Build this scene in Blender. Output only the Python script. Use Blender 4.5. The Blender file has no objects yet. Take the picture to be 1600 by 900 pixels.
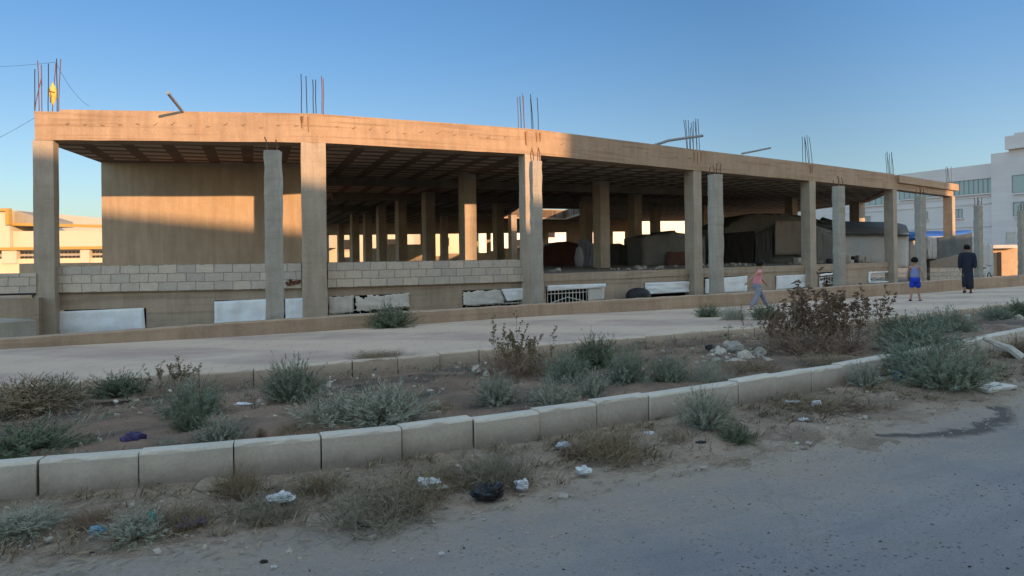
import bpy, math, random
from mathutils import Vector, Matrix, noise
from mathutils.geometry import tessellate_polygon
R = math.radians
rnd = random.Random(7)
scene = bpy.context.scene
col = scene.collection

# ---------------------------------------------------------------- camera, sky, sun, exposure
FOC, HY, ROLL, CAMZ = 1100.0, 397.0, R(0.7), 1.5
cr, sr = math.cos(ROLL), math.sin(ROLL)
cd = bpy.data.cameras.new('camera'); cam = bpy.data.objects.new('camera', cd); col.objects.link(cam)
cd.sensor_width = 36; cd.sensor_fit = 'HORIZONTAL'; cd.lens = 36 * FOC / 1600
cd.shift_y = -(450 - HY) / 1600; cd.clip_start = 0.05; cd.clip_end = 3000
cam.matrix_world = Matrix(((cr, sr, 0, 0), (0, 0, -1, 0), (-sr, cr, 0, CAMZ), (0, 0, 0, 1)))
scene.camera = cam

SUN_EL, SUN_AZ = 11.0, 147.0            # azimuth clockwise from +Y (the view direction)
w = bpy.data.worlds.new('World'); scene.world = w; w.use_nodes = True
nt = w.node_tree; nt.nodes.clear()
sky = nt.nodes.new('ShaderNodeTexSky'); sky.sky_type = 'NISHITA'; sky.sun_disc = False
sky.sun_elevation = R(SUN_EL); sky.sun_rotation = R(SUN_AZ); sky.altitude = 400
sky.air_density = 1.0; sky.dust_density = 0.6; sky.ozone_density = 1.6
bg = nt.nodes.new('ShaderNodeBackground'); bg.inputs['Strength'].default_value = 0.15
wo = nt.nodes.new('ShaderNodeOutputWorld')
# sky reshaped by direction: boosted overhead, dimmed ahead, to brighten the shaded street
tcw = nt.nodes.new('ShaderNodeTexCoord')
def wramp(fac, stops):
    r_ = nt.nodes.new('ShaderNodeValToRGB'); e = r_.color_ramp.elements; r_.color_ramp.interpolation = 'EASE'
    while len(e) < len(stops): e.new(0.5)
    for i, (p, c) in enumerate(stops): e[i].position = p; e[i].color = (*c, 1)
    nt.links.new(fac, r_.inputs[0]); return r_.outputs[0]
def wmul(a, b):
    m = nt.nodes.new('ShaderNodeMix'); m.data_type = 'RGBA'; m.blend_type = 'MULTIPLY'; m.inputs[0].default_value = 1
    nt.links.new(a, m.inputs[6])
    if isinstance(b, tuple): m.inputs[7].default_value = (*b, 1)
    else: nt.links.new(b, m.inputs[7])
    return m.outputs[2]
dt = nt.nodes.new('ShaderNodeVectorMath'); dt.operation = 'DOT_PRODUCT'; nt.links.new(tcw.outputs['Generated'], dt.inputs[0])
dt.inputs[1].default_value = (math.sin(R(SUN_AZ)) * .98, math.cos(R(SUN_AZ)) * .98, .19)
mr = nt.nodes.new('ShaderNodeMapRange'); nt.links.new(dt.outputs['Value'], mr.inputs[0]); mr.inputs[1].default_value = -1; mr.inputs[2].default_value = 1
SKY_GAIN = 3.0
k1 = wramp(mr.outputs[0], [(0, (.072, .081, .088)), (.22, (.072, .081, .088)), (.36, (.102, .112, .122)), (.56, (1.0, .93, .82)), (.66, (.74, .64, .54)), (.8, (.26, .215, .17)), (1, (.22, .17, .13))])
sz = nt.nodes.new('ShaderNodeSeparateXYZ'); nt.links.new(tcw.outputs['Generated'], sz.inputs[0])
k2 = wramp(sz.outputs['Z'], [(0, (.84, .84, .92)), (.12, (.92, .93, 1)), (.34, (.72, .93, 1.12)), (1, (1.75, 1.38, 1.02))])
kk = wmul(wmul(wmul(sky.outputs[0], k1), k2), (SKY_GAIN, SKY_GAIN, SKY_GAIN))
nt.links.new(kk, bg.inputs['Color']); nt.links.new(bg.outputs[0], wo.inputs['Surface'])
sd = bpy.data.lights.new('sun', 'SUN'); sd.energy = 2.1; sd.angle = R(0.55); sd.color = (1.0, 0.585, 0.30)
so = bpy.data.objects.new('sun', sd); col.objects.link(so)
to_sun = Vector((math.sin(R(SUN_AZ)) * math.cos(R(SUN_EL)), math.cos(R(SUN_AZ)) * math.cos(R(SUN_EL)), math.sin(R(SUN_EL))))
so.rotation_euler = to_sun.to_track_quat('Z', 'Y').to_euler(); so.location = (20, -30, 30)
scene.view_settings.view_transform = 'Standard'; scene.view_settings.look = 'None'
scene.view_settings.exposure = 1.84; scene.view_settings.gamma = 1
scene.cycles.use_denoising = True
scene.cycles.max_bounces = 6; scene.cycles.diffuse_bounces = 4

# ---------------------------------------------------------------- small helpers
def ray(px, py):
    u = (px - 800) / FOC; v = (HY - py) / FOC
    return (u * cr + v * sr, v * cr - u * sr)          # dx/dy , dz/dy
def PD(px, py, D):                                      # a point seen at this pixel, D metres ahead
    a, b = ray(px, py); return Vector((a * D, D, CAMZ + b * D))
def PZ(px, py, z):                                      # a point seen at this pixel at height z
    a, b = ray(px, py); D = (z - CAMZ) / b; return Vector((a * D, D, z))
ORG = {}
def tag(o, label=None, cat=None, group=None, kind=None):
    if label: o['label'] = label
    if cat: o['category'] = cat
    if group: o['group'] = group
    if kind: o['kind'] = kind
    return o
def thing(name, loc, label, cat, group=None):
    o = bpy.data.objects.new(name, None); col.objects.link(o); o.location = loc
    o.empty_display_size = 0.3
    ORG[o.name] = Vector(loc); return tag(o, label, cat, group)
class MB:
    def __init__(s): s.v = []; s.f = []
    def add(s, vs, fs):
        n = len(s.v); s.v += [Vector(a) for a in vs]; s.f += [tuple(n + i for i in f) for f in fs]; return s
    def box(s, c, sz, rz=0.0, rx=0.0, ry=0.0):
        m = Matrix.Rotation(rz, 3, 'Z') @ Matrix.Rotation(ry, 3, 'Y') @ Matrix.Rotation(rx, 3, 'X')
        c = Vector(c); h = [a / 2 for a in sz]
        vs = [c + m @ Vector((x * h[0], y * h[1], z * h[2])) for x in (-1, 1) for y in (-1, 1) for z in (-1, 1)]
        return s.add(vs, [(0, 1, 3, 2), (4, 6, 7, 5), (0, 4, 5, 1), (2, 3, 7, 6), (0, 2, 6, 4), (1, 5, 7, 3)])
    def bar(s, p0, p1, t, z0, z1):                       # upright wall piece between plan points, t thick to the left of p0->p1
        p0 = Vector(p0[:2]); p1 = Vector(p1[:2]); d = (p1 - p0).normalized(); n = Vector((-d.y, d.x)) * t
        q = [p0, p1, p1 + n, p0 + n]
        return s.prism(q, z0, z1)
    def prism(s, poly, z0, z1):
        n = len(poly); vs = [(p[0], p[1], z0) for p in poly] + [(p[0], p[1], z1) for p in poly]
        fs = [tuple(range(n))[::-1], tuple(range(n, 2 * n))] + [(i, (i + 1) % n, n + (i + 1) % n, n + i) for i in range(n)]
        return s.add(vs, fs)
    def tube(s, pts, r, k=6, r1=None):
        pts = [Vector(p) for p in pts]; n = len(pts); vs = []; fs = []
        for i, p in enumerate(pts):
            d = (pts[min(i + 1, n - 1)] - pts[max(i - 1, 0)]).normalized()
            a = d.orthogonal().normalized() if abs(d.z) < .95 else Vector((1, 0, 0)); a = (a - d * a.dot(d)).normalized(); b = d.cross(a)
            rr = r if r1 is None else r + (r1 - r) * i / (n - 1)
            vs += [p + (a * math.cos(t * 2 * math.pi / k) + b * math.sin(t * 2 * math.pi / k)) * rr for t in range(k)]
        for i in range(n - 1):
            fs += [(i * k + t, i * k + (t + 1) % k, (i + 1) * k + (t + 1) % k, (i + 1) * k + t) for t in range(k)]
        fs += [tuple(range(k))[::-1], tuple((n - 1) * k + t for t in range(k))]
        return s.add(vs, fs)
    def loft(s, rings, cap=True):
        k = len(rings[0]); vs = [p for r_ in rings for p in r_]; fs = []
        for i in range(len(rings) - 1):
            fs += [(i * k + t, i * k + (t + 1) % k, (i + 1) * k + (t + 1) % k, (i + 1) * k + t) for t in range(k)]
        if cap: fs += [tuple(range(k))[::-1], tuple((len(rings) - 1) * k + t for t in range(k))]
        return s.add(vs, fs)
    def build(s, name, m, parent=None, smooth=False, bevel=0, origin=None):
        if parent is not None: org = ORG[parent.name]
        elif origin is not None: org = Vector(origin)
        else:
            xs = [v.x for v in s.v]; ys = [v.y for v in s.v]; zs = [v.z for v in s.v]
            org = Vector(((min(xs) + max(xs)) / 2, (min(ys) + max(ys)) / 2, min(zs)))
        me = bpy.data.meshes.new(name); me.from_pydata([v - org for v in s.v], [], s.f); me.update()
        if smooth:
            for p in me.polygons: p.use_smooth = True
        o = bpy.data.objects.new(name, me); col.objects.link(o); me.materials.append(m)
        if parent is not None: o.parent = parent
        else: o.location = org
        ORG[o.name] = org
        if bevel:
            b = o.modifiers.new('bevel', 'BEVEL'); b.width = bevel; b.segments = 2; b.limit_method = 'ANGLE'
        return o

# ---------------------------------------------------------------- materials
def N(t, kind, **kw):
    n = t.nodes.new(kind)
    for k, v in kw.items():
        if k in n.inputs: n.inputs[k].default_value = v
        else: setattr(n, k, v)
    return n
def ramp(t, fac, stops):
    r_ = t.nodes.new('ShaderNodeValToRGB'); e = r_.color_ramp.elements
    while len(e) < len(stops): e.new(0.5)
    for i, (p, c) in enumerate(stops): e[i].position = p; e[i].color = (*c, 1) if len(c) == 3 else c
    t.links.new(fac, r_.inputs[0]); return r_.outputs[0]
def mixc(t, fac, a, b, mode='MIX'):
    m = t.nodes.new('ShaderNodeMix'); m.data_type = 'RGBA'; m.blend_type = mode
    for s_, v in ((0, fac), (6, a), (7, b)):
        if isinstance(v, (int, float)): m.inputs[s_].default_value = v
        elif isinstance(v, tuple): m.inputs[s_].default_value = (*v, 1)
        else: t.links.new(v, m.inputs[s_])
    return m.outputs[2]
def base_mat(name, rough=0.85):
    m = bpy.data.materials.new(name); m.use_nodes = True; t = m.node_tree
    b = t.nodes['Principled BSDF']; b.inputs['Roughness'].default_value = rough
    b.inputs['Specular IOR Level'].default_value = 0.25
    return m, t, b
def nz(t, vec, scale, detail=5, rough=.6, dist=0):
    n = N(t, 'ShaderNodeTexNoise', Scale=scale, Detail=detail, Roughness=rough, Distortion=dist)
    t.links.new(vec, n.inputs['Vector']); return n.outputs['Fac']
def bump(t, b, h, strength=.4, dist=.02, prev=None):
    n = N(t, 'ShaderNodeBump', Strength=strength, Distance=dist); t.links.new(h, n.inputs['Height'])
    if prev is not None: t.links.new(prev, n.inputs['Normal'])
    t.links.new(n.outputs[0], b.inputs['Normal']); return n.outputs[0]
def coords(t, uv=False, scale=None, rot=None):
    c = t.nodes.new('ShaderNodeTexCoord'); o = c.outputs['UV' if uv else 'Object']
    if scale or rot:
        mp = t.nodes.new('ShaderNodeMapping')
        if scale: mp.inputs['Scale'].default_value = scale
        if rot: mp.inputs['Rotation'].default_value = rot
        t.links.new(o, mp.inputs[0]); return mp.outputs[0]
    return o
def simple(name, c, var=.25, scale=6, rough=.85, bmp=.3, fine=40, spots=0):
    m, t, b = base_mat(name, rough); v = coords(t)
    lo = tuple(x * (1 - var) for x in c); hi = tuple(min(1, x * (1 + var)) for x in c)
    k = ramp(t, nz(t, v, scale), [(.3, lo), (.7, hi)])
    k = mixc(t, .5, k, ramp(t, nz(t, v, fine, 3), [(.3, lo), (.7, hi)]))
    if spots:
        k = mixc(t, ramp(t, nz(t, v, scale * .6, 6, .7), [(.58, (0, 0, 0)), (.68, (spots,) * 3)]), k, tuple(x * .45 for x in c))
    t.links.new(k, b.inputs['Base Color'])
    if bmp: bump(t, b, nz(t, v, fine, 4), bmp, .01)
    return m
def concrete(name, c, c2, board=0.0, streak=.5, dirtz=None):
    m, t, b = base_mat(name, .9); v = coords(t)
    k = ramp(t, nz(t, v, 1.3, 6, .65), [(.3, c2), (.7, c)])
    k = mixc(t, .6, k, ramp(t, nz(t, coords(t, scale=(3, 3, .35)), 2.2, 5, .6), [(.3, (.72, .70, .68)), (.65, (1.05, 1.04, 1.02))]), 'MULTIPLY')
    k = mixc(t, .5, k, ramp(t, nz(t, v, 26, 4, .7), [(.25, (.7, .7, .7)), (.7, (1.1, 1.1, 1.1))]), 'MULTIPLY')
    if board:
        k = mixc(t, board, k, ramp(t, nz(t, coords(t, scale=(.25, .25, 7)), 1.6, 3, .5), [(.34, (.66, .62, .58)), (.47, (1, 1, 1)), (.8, (1.05, 1.05, 1.04))]), 'MULTIPLY')
    # rust / dirt patches
    k = mixc(t, ramp(t, nz(t, coords(t, scale=(2, 2, .5)), .9, 6, .7), [(.56, (0, 0, 0)), (.72, (streak,) * 3)]), k, tuple(a * f for a, f in zip(c2, (.85, .62, .45))))
    t.links.new(k, b.inputs['Base Color'])
    p = bump(t, b, nz(t, v, 30, 5, .7), .35, .012); bump(t, b, nz(t, v, 3, 4), .4, .03, p)
    return m
M = {}
M['beam'] = concrete('beam_concrete', (.40, .295, .208), (.31, .22, .152), board=.6, streak=.45)
M['column'] = concrete('column_concrete', (.41, .35, .285), (.31, .26, .205), board=.15, streak=.25)
M['pillar'] = concrete('pillar_concrete', (.38, .35, .30), (.27, .25, .215), board=.25, streak=.15)
M['basement'] = concrete('basement_concrete', (.40, .325, .25), (.31, .245, .185), board=.5, streak=.35)
M['inner'] = concrete('render_wall', (.45, .345, .24), (.38, .285, .195), board=0, streak=.3)
M['lowwall'] = concrete('low_wall_concrete', (.42, .32, .235), (.31, .225, .16), board=.35, streak=.5)
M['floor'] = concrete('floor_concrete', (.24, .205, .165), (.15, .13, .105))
def soffit():
    m, t, b = base_mat('ribbed_soffit', .95)
    v = coords(t, rot=(0, 0, R(-20)))
    br = N(t, 'ShaderNodeTexBrick', offset=0.0, Scale=1.0); br.squash = 1.0
    br.inputs['Brick Width'].default_value = .92; br.inputs['Row Height'].default_value = .74
    br.inputs['Mortar Size'].default_value = .15; br.inputs['Mortar Smooth'].default_value = .02
    br.inputs['Color1'].default_value = (.50, .39, .30, 1); br.inputs['Color2'].default_value = (.42, .33, .255, 1)
    br.inputs['Mortar'].default_value = (.17, .118, .088, 1)
    t.links.new(v, br.inputs[0])
    k = mixc(t, .6, br.outputs['Color'], ramp(t, nz(t, v, 2.5, 5), [(.3, (.6, .6, .6)), (.7, (1.15, 1.15, 1.15))]), 'MULTIPLY')
    # drop-band every bay
    br2 = N(t, 'ShaderNodeTexBrick', offset=0.0, Scale=1.0)
    br2.inputs['Brick Width'].default_value = 30; br2.inputs['Row Height'].default_value = 4.44
    br2.inputs['Mortar Size'].default_value = .3; br2.inputs['Mortar Smooth'].default_value = .02
    br2.inputs['Color1'].default_value = br2.inputs['Color2'].default_value = (0, 0, 0, 1); br2.inputs['Mortar'].default_value = (1, 1, 1, 1)
    t.links.new(v, br2.inputs[0])
    k = mixc(t, br2.outputs['Color'], k, (.17, .12, .09))
    t.links.new(k, b.inputs['Base Color']); bump(t, b, br.outputs['Fac'], -.6, .03)
    return m
M['soffit'] = soffit()
def blocks():
    m, t, b = base_mat('hollow_block_masonry', .95)
    v = coords(t, uv=True)
    br = N(t, 'ShaderNodeTexBrick', offset=0.5, Scale=1.0)
    br.inputs['Brick Width'].default_value = .42; br.inputs['Row Height'].default_value = .207
    br.inputs['Mortar Size'].default_value = .011; br.inputs['Mortar Smooth'].default_value = .3; br.inputs['Bias'].default_value = 0
    br.inputs['Color1'].default_value = (.53, .455, .375, 1); br.inputs['Color2'].default_value = (.40, .36, .315, 1)
    br.inputs['Mortar'].default_value = (.24, .20, .165, 1)
    # wobble the joints a little
    nn = N(t, 'ShaderNodeTexNoise', Scale=5.0, Detail=3); t.links.new(v, nn.inputs['Vector'])
    ad = t.nodes.new('ShaderNodeMix'); ad.data_type = 'RGBA'; ad.blend_type = 'LINEAR_LIGHT'; ad.inputs[0].default_value = .03
    t.links.new(v, ad.inputs[6]); t.links.new(nn.outputs['Color'], ad.inputs[7]); t.links.new(ad.outputs[2], br.inputs[0])
    k = mixc(t, .55, br.outputs['Color'], ramp(t, nz(t, v, 9, 5, .7), [(.3, (.72, .70, .68)), (.7, (1.1, 1.1, 1.1))]), 'MULTIPLY')
    t.links.new(k, b.inputs['Base Color'])
    p = bump(t, b, br.outputs['Fac'], -.8, .02); bump(t, b, nz(t, v, 60, 4), .4, .01, p)
    return m
M['block'] = blocks()
M['rust'] = simple('rusty_steel', (.13, .06, .035), .4, 20, .8, .2)
M['ruststain'] = simple('rust_stained_concrete', (.27, .155, .085), .3, 10, .95, .2)
M['steel'] = simple('galvanised_pipe', (.22, .23, .24), .2, 12, .5, .1)
M['dark'] = simple('black_iron', (.02, .02, .022), .3, 20, .6, .1)
M['sheet'] = simple('white_sheet_plastic', (.66, .68, .70), .12, 2, .7, .15, 14, .25)
M['oldsheet'] = simple('weathered_board', (.52, .49, .45), .2, 4, .85, .3, 30, .5)
M['grille'] = simple('white_grille_paint', (.62, .60, .56), .2, 20, .6, .1)
M['void'] = simple('void_shade_and_debris', (.03, .028, .026), .3, 4)  # near-black stands in for shade inside openings; also colours dark grit and scraps
def ground_mat(name, a, b_, scale=1.2, dark=None, stones=.25, bm=.8, litter=False):
    m, t, b = base_mat(name, .97); c = t.nodes.new('ShaderNodeNewGeometry'); v = c.outputs['Position']
    k = ramp(t, nz(t, v, scale, 8, .7), [(.32, a), (.68, b_)])
    if dark: k = mixc(t, ramp(t, nz(t, v, scale * .7, 5, .6, .3), [(.46, (0, 0, 0)), (.6, (1, 1, 1))]), k, dark)
    vo = N(t, 'ShaderNodeTexVoronoi', Scale=34.0); t.links.new(v, vo.inputs['Vector'])
    sp = ramp(t, vo.outputs['Distance'], [(.12, (1, 1, 1)), (.22, (0, 0, 0))])
    sel = ramp(t, nz(t, v, 21, 2), [(.52, (0, 0, 0)), (.60, (stones,) * 3)])
    k = mixc(t, mixc(t, 1.0, sp, sel, 'MULTIPLY'), k, tuple(min(1, x * 1.9 + .06) for x in b_))
    k = mixc(t, .55, k, ramp(t, nz(t, v, 60, 5, .75), [(.3, (.62, .62, .62)), (.7, (1.3, 1.3, 1.3))]), 'MULTIPLY')
    t.links.new(k, b.inputs['Base Color'])
    p = bump(t, b, nz(t, v, 9, 8, .75), bm, .05); bump(t, b, nz(t, v, 70, 4, .7), .5, .012, p)
    return m
M['ground'] = ground_mat('dry_ground', (.20, .16, .12), (.31, .26, .20), .3)
M['soil'] = ground_mat('planting_soil', (.19, .122, .086), (.29, .20, .145), 1.1, (.10, .08, .066), .45)
M['verge'] = ground_mat('dusty_verge', (.26, .20, .15), (.35, .275, .21), 1.6, (.195, .15, .11), .7)
def road_mat():
    m, t, b = base_mat('old_asphalt', .93); g = t.nodes.new('ShaderNodeNewGeometry'); v = g.outputs['Position']
    k = ramp(t, nz(t, v, .55, 6, .6), [(.3, (.160, .162, .176)), (.7, (.235, .230, .234))])
    k = mixc(t, ramp(t, nz(t, v, 1.7, 7, .7, .4), [(.5, (0, 0, 0)), (.72, (.5,) * 3)]), k, (.235, .205, .18))
    um = t.nodes.new('ShaderNodeTexCoord'); mpu = t.nodes.new('ShaderNodeMapping'); mpu.inputs['Scale'].default_value = (.12, 1.6, 1); t.links.new(um.outputs['UV'], mpu.inputs[0])
    k = mixc(t, .6, k, ramp(t, nz(t, mpu.outputs[0], 2.0, 5, .6), [(.35, (.80, .80, .82)), (.62, (1.12, 1.1, 1.08))]), 'MULTIPLY')
    ve = N(t, 'ShaderNodeTexVoronoi', Scale=.55); ve.feature = 'DISTANCE_TO_EDGE'
    vw = t.nodes.new('ShaderNodeMix'); vw.data_type = 'RGBA'; vw.blend_type = 'LINEAR_LIGHT'; vw.inputs[0].default_value = .25
    nn2 = N(t, 'ShaderNodeTexNoise', Scale=2.5, Detail=6); t.links.new(v, nn2.inputs['Vector']); t.links.new(v, vw.inputs[6]); t.links.new(nn2.outputs['Color'], vw.inputs[7]); t.links.new(vw.outputs[2], ve.inputs['Vector'])
    k = mixc(t, mixc(t, 1.0, ramp(t, ve.outputs['Distance'], [(.0, (1, 1, 1)), (.008, (.6,) * 3), (.014, (0, 0, 0))]), ramp(t, nz(t, v, .8, 3), [(.45, (0, 0, 0)), (.6, (.22,) * 3)]), 'MULTIPLY'), k, (.06, .058, .06))
    k = mixc(t, .75, k, ramp(t, nz(t, v, 95, 4, .8), [(.3, (.55, .55, .56)), (.52, (1, 1, 1)), (.75, (1.5, 1.47, 1.45))]), 'MULTIPLY')
    vo = N(t, 'ShaderNodeTexVoronoi', Scale=24.0, Randomness=1.0); t.links.new(v, vo.inputs['Vector'])
    pit = ramp(t, vo.outputs['Distance'], [(.17, (1, 1, 1)), (.28, (0, 0, 0))])
    sel = ramp(t, nz(t, v, 2.2, 5, .75), [(.42, (0, 0, 0)), (.58, (.85,) * 3)])
    k = mixc(t, mixc(t, 1.0, pit, sel, 'MULTIPLY'), k, (.045, .043, .045))
    uvn = t.nodes.new('ShaderNodeTexCoord'); su = t.nodes.new('ShaderNodeSeparateXYZ'); t.links.new(uvn.outputs['UV'], su.inputs[0])
    ma = N(t, 'ShaderNodeMath', operation='MULTIPLY_ADD'); t.links.new(nz(t, v, 1.1, 8, .75), ma.inputs[0]); ma.inputs[1].default_value = 2.2; t.links.new(su.outputs['Y'], ma.inputs[2])
    mp2 = N(t, 'ShaderNodeMapRange'); t.links.new(ma.outputs[0], mp2.inputs[0]); mp2.inputs[1].default_value = 11.0; mp2.inputs[2].default_value = 12.4; mp2.inputs[4].default_value = .95
    k = mixc(t, mp2.outputs[0], k, ramp(t, nz(t, v, 30, 6, .8), [(.3, (.23, .18, .135)), (.7, (.35, .278, .215))]))
    # damp arc left by spilled water
    cpt = PZ(1420, 618, 0); 
    vd = N(t, 'ShaderNodeVectorMath', operation='DISTANCE'); t.links.new(v, vd.inputs[0]); vd.inputs[1].default_value = (3.3, 6.95, .0)
    wob = N(t, 'ShaderNodeMath', operation='MULTIPLY_ADD'); t.links.new(nz(t, v, 1.6, 6, .7), wob.inputs[0]); wob.inputs[1].default_value = .6
    t.links.new(vd.outputs['Value'], wob.inputs[2])
    arc = ramp(t, wob.outputs[0], [(0, (0, 0, 0)), (.80, (0, 0, 0)), (.83, (1, 1, 1)), (.875, (1, 1, 1)), (.93, (0, 0, 0))])
    s_ = N(t, 'ShaderNodeMath', operation='MULTIPLY'); s_.inputs[1].default_value = .548
    t.links.new(wob.outputs[0], s_.inputs[0])
    arc_r = arc.node; t.links.new(s_.outputs[0], arc_r.inputs[0])
    sx = t.nodes.new('ShaderNodeSeparateXYZ'); t.links.new(v, sx.inputs[0])
    gate = N(t, 'ShaderNodeMapRange'); t.links.new(sx.outputs['X'], gate.inputs[0]); gate.inputs[1].default_value = 2.2; gate.inputs[2].default_value = 3.0
    k = mixc(t, mixc(t, 1.0, arc, gate.outputs[0], 'MULTIPLY'), k, (.075, .066, .058))
    t.links.new(k, b.inputs['Base Color'])
    p = bump(t, b, nz(t, v, 110, 4, .8), .7, .008); bump(t, b, nz(t, v, 3, 5), .4, .03, p)
    return m
M['road'] = road_mat()
def path_mat():
    m, t, b = base_mat('worn_paving', .9); v = coords(t, uv=True)
    br = N(t, 'ShaderNodeTexBrick', offset=0.5, Scale=1.0)
    br.inputs['Brick Width'].default_value = .4; br.inputs['Row Height'].default_value = .4
    br.inputs['Mortar Size'].default_value = .006; br.inputs['Mortar Smooth'].default_value = .6
    br.inputs['Color1'].default_value = (.48, .365, .28, 1); br.inputs['Color2'].default_value = (.45, .345, .27, 1); br.inputs['Mortar'].default_value = (.25, .21, .18, 1)
    t.links.new(v, br.inputs[0])
    # diagonal coloured courses
    dg = N(t, 'ShaderNodeTexWave', Scale=.16, Distortion=1.5, Detail=2); dg.bands_direction = 'DIAGONAL'; t.links.new(v, dg.inputs[0])
    k = mixc(t, ramp(t, dg.outputs['Fac'], [(.35, (0, 0, 0)), (.6, (.75,) * 3)]), br.outputs['Color'], (.31, .23, .20))
    k = mixc(t, ramp(t, nz(t, v, .8, 7, .7), [(.4, (0, 0, 0)), (.66, (.8,) * 3)]), k, (.52, .405, .31))
    k = mixc(t, .45, k, ramp(t, nz(t, v, 30, 5, .7), [(.3, (.75, .75, .75)), (.7, (1.15, 1.15, 1.15))]), 'MULTIPLY')
    t.links.new(k, b.inputs['Base Color']); bump(t, b, nz(t, v, 40, 5, .7), .4, .01)
    return m
M['path'] = path_mat()
def kerb_mat(name, a, c2, base):
    m, t, b = base_mat(name, .9); g = t.nodes.new('ShaderNodeNewGeometry'); v = g.outputs['Position']
    k = ramp(t, nz(t, v, 2.3, 6, .65), [(.3, c2), (.7, a)])
    sx = t.nodes.new('ShaderNodeSeparateXYZ'); t.links.new(v, sx.inputs[0])
    # splash-back dirt, a real stain on the lower part of the blocks
    ad = N(t, 'ShaderNodeMath', operation='MULTIPLY_ADD'); t.links.new(nz(t, v, 5, 5, .7), ad.inputs[0]); ad.inputs[1].default_value = -.16; t.links.new(sx.outputs['Z'], ad.inputs[2])
    k = mixc(t, ramp(t, ad.outputs[0], [(0.0, (.85,) * 3), (.13, (0, 0, 0))]), k, base)
    k = mixc(t, .5, k, ramp(t, nz(t, v, 45, 5, .75), [(.3, (.75, .75, .75)), (.7, (1.15, 1.15, 1.15))]), 'MULTIPLY')
    k = mixc(t, ramp(t, nz(t, v, 14, 5, .8), [(.63, (0, 0, 0)), (.70, (.5,) * 3)]), k, tuple(x * .5 for x in a))
    t.links.new(k, b.inputs['Base Color'])
    p = bump(t, b, nz(t, v, 60, 4, .7), .35, .01); bump(t, b, nz(t, v, 6, 4), .3, .02, p)
    return m
M['kerb'] = kerb_mat('kerb_concrete', (.54, .485, .415), (.43, .385, .33), (.24, .20, .165))
M['kerb_path'] = kerb_mat('path_kerb_concrete', (.54, .44, .345), (.43, .34, .265), (.28, .21, .16))
def leaf_mat(name, a, b_, trans=.15):
    m, t, b = base_mat(name, .8); g = t.nodes.new('ShaderNodeNewGeometry')
    oi = t.nodes.new('ShaderNodeObjectInfo')
    k = mixc(t, g.outputs['Random Per Island'], a, b_)
    k = mixc(t, ramp(t, g.outputs['Random Per Island'], [(0, (.8,) * 3), (.10, (.8,) * 3), (.13, (0, 0, 0))]), k, (.20, .15, .10))
    k = mixc(t, ramp(t, oi.outputs['Random'], [(0, (.3,) * 3), (1, (0, 0, 0))]), k, tuple(x * .75 for x in a))
    t.links.new(k, b.inputs['Base Color']); b.inputs['Specular IOR Level'].default_value = .1
    return m
M['green'] = leaf_mat('feathery_green', (.145, .172, .125), (.27, .30, .225))
M['deep'] = leaf_mat('deep_green', (.085, .112, .068), (.165, .195, .13))
M['sage'] = leaf_mat('sage_green', (.22, .235, .18), (.33, .335, .265))
M['straw'] = leaf_mat('straw', (.17, .125, .08), (.30, .235, .155))
M['straw2'] = leaf_mat('grey_straw', (.15, .135, .10), (.25, .225, .17))
M['rustweed'] = leaf_mat('red_brown_weed', (.17, .115, .082), (.30, .21, .15))
M['tan'] = leaf_mat('tan_thistle', (.16, .125, .075), (.27, .22, .13))
M['gravel'] = simple('gravel', (.30, .26, .22), .4, 9, .95, .3, 30)
M['stone'] = simple('pale_stone', (.42, .37, .31), .25, 5, .95, .6, 30)

# ---------------------------------------------------------------- plan curves of the street (z, pixel picks on each line)
def curve(pts, left=(14, 8), right=(60, 30)):
    P = [Vector((p.x, p.y)) for p in pts]
    d0 = (P[1] - P[0]).normalized(); d1 = (P[-1] - P[-2]).normalized()
    rl = Matrix.Rotation(-R(left[1]), 2) ; rr = Matrix.Rotation(R(right[1] * 0), 2)
    P = [P[0] - (d0) * left[0]] + P + [P[-1] + d1 * right[0]]
    L = [0]
    for i in range(1, len(P)): L.append(L[-1] + (P[i] - P[i - 1]).length)
    n = int(L[-1] / .25); out = []; j = 0
    for k in range(n + 1):
        s_ = L[-1] * k / n
        while j < len(P) - 2 and L[j + 1] < s_: j += 1
        out.append(P[j].lerp(P[j + 1], (s_ - L[j]) / (L[j + 1] - L[j])))
    for it in range(40):
        out = [out[0]] + [(out[i - 1] + out[i] * 2 + out[i + 1]) / 4 for i in range(1, len(out) - 1)] + [out[-1]]
    return out
def clen(c):
    L = [0]
    for i in range(1, len(c)): L.append(L[-1] + (c[i] - c[i - 1]).length)
    return L
def at(c, L, s_):
    s_ = max(0, min(L[-1], s_)); lo, hi = 0, len(L) - 1
    while hi - lo > 1:
        mid = (lo + hi) // 2
        if L[mid] <= s_: lo = mid
        else: hi = mid
    f = (s_ - L[lo]) / max(1e-6, L[hi] - L[lo]); p = c[lo].lerp(c[hi], f)
    a = c[max(lo - 1, 0)]; b = c[min(hi + 1, len(c) - 1)]
    return p, (b - a).normalized()
def cross_at(c, u):                                     # where the sight line x = u*y crosses the curve
    for i in range(len(c) - 1):
        a, b = c[i], c[i + 1]; fa = a.x - u * a.y; fb = b.x - u * b.y
        if fa <= 0 < fb and b.y > 0: return a.lerp(b, fa / (fa - fb))
    return None
ZK1, ZK2 = .28, .25
K1 = curve([PZ(x, y, ZK1) for x, y in ((0, 725), (330, 703), (586, 677), (803, 648), (975, 624), (1180, 592), (1380, 560), (1600, 515))])
K2 = curve([PZ(x, y, ZK2) for x, y in ((0, 603), (200, 592), (390, 577), (610, 559), (735, 548), (1000, 525), (1200, 509), (1400, 494), (1600, 471))])
W_ = curve([PZ(x, y, 0) for x, y in ((0, 546), (430, 523), (838, 494), (1150, 479), (1400, 461), (1600, 447))])
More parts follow.
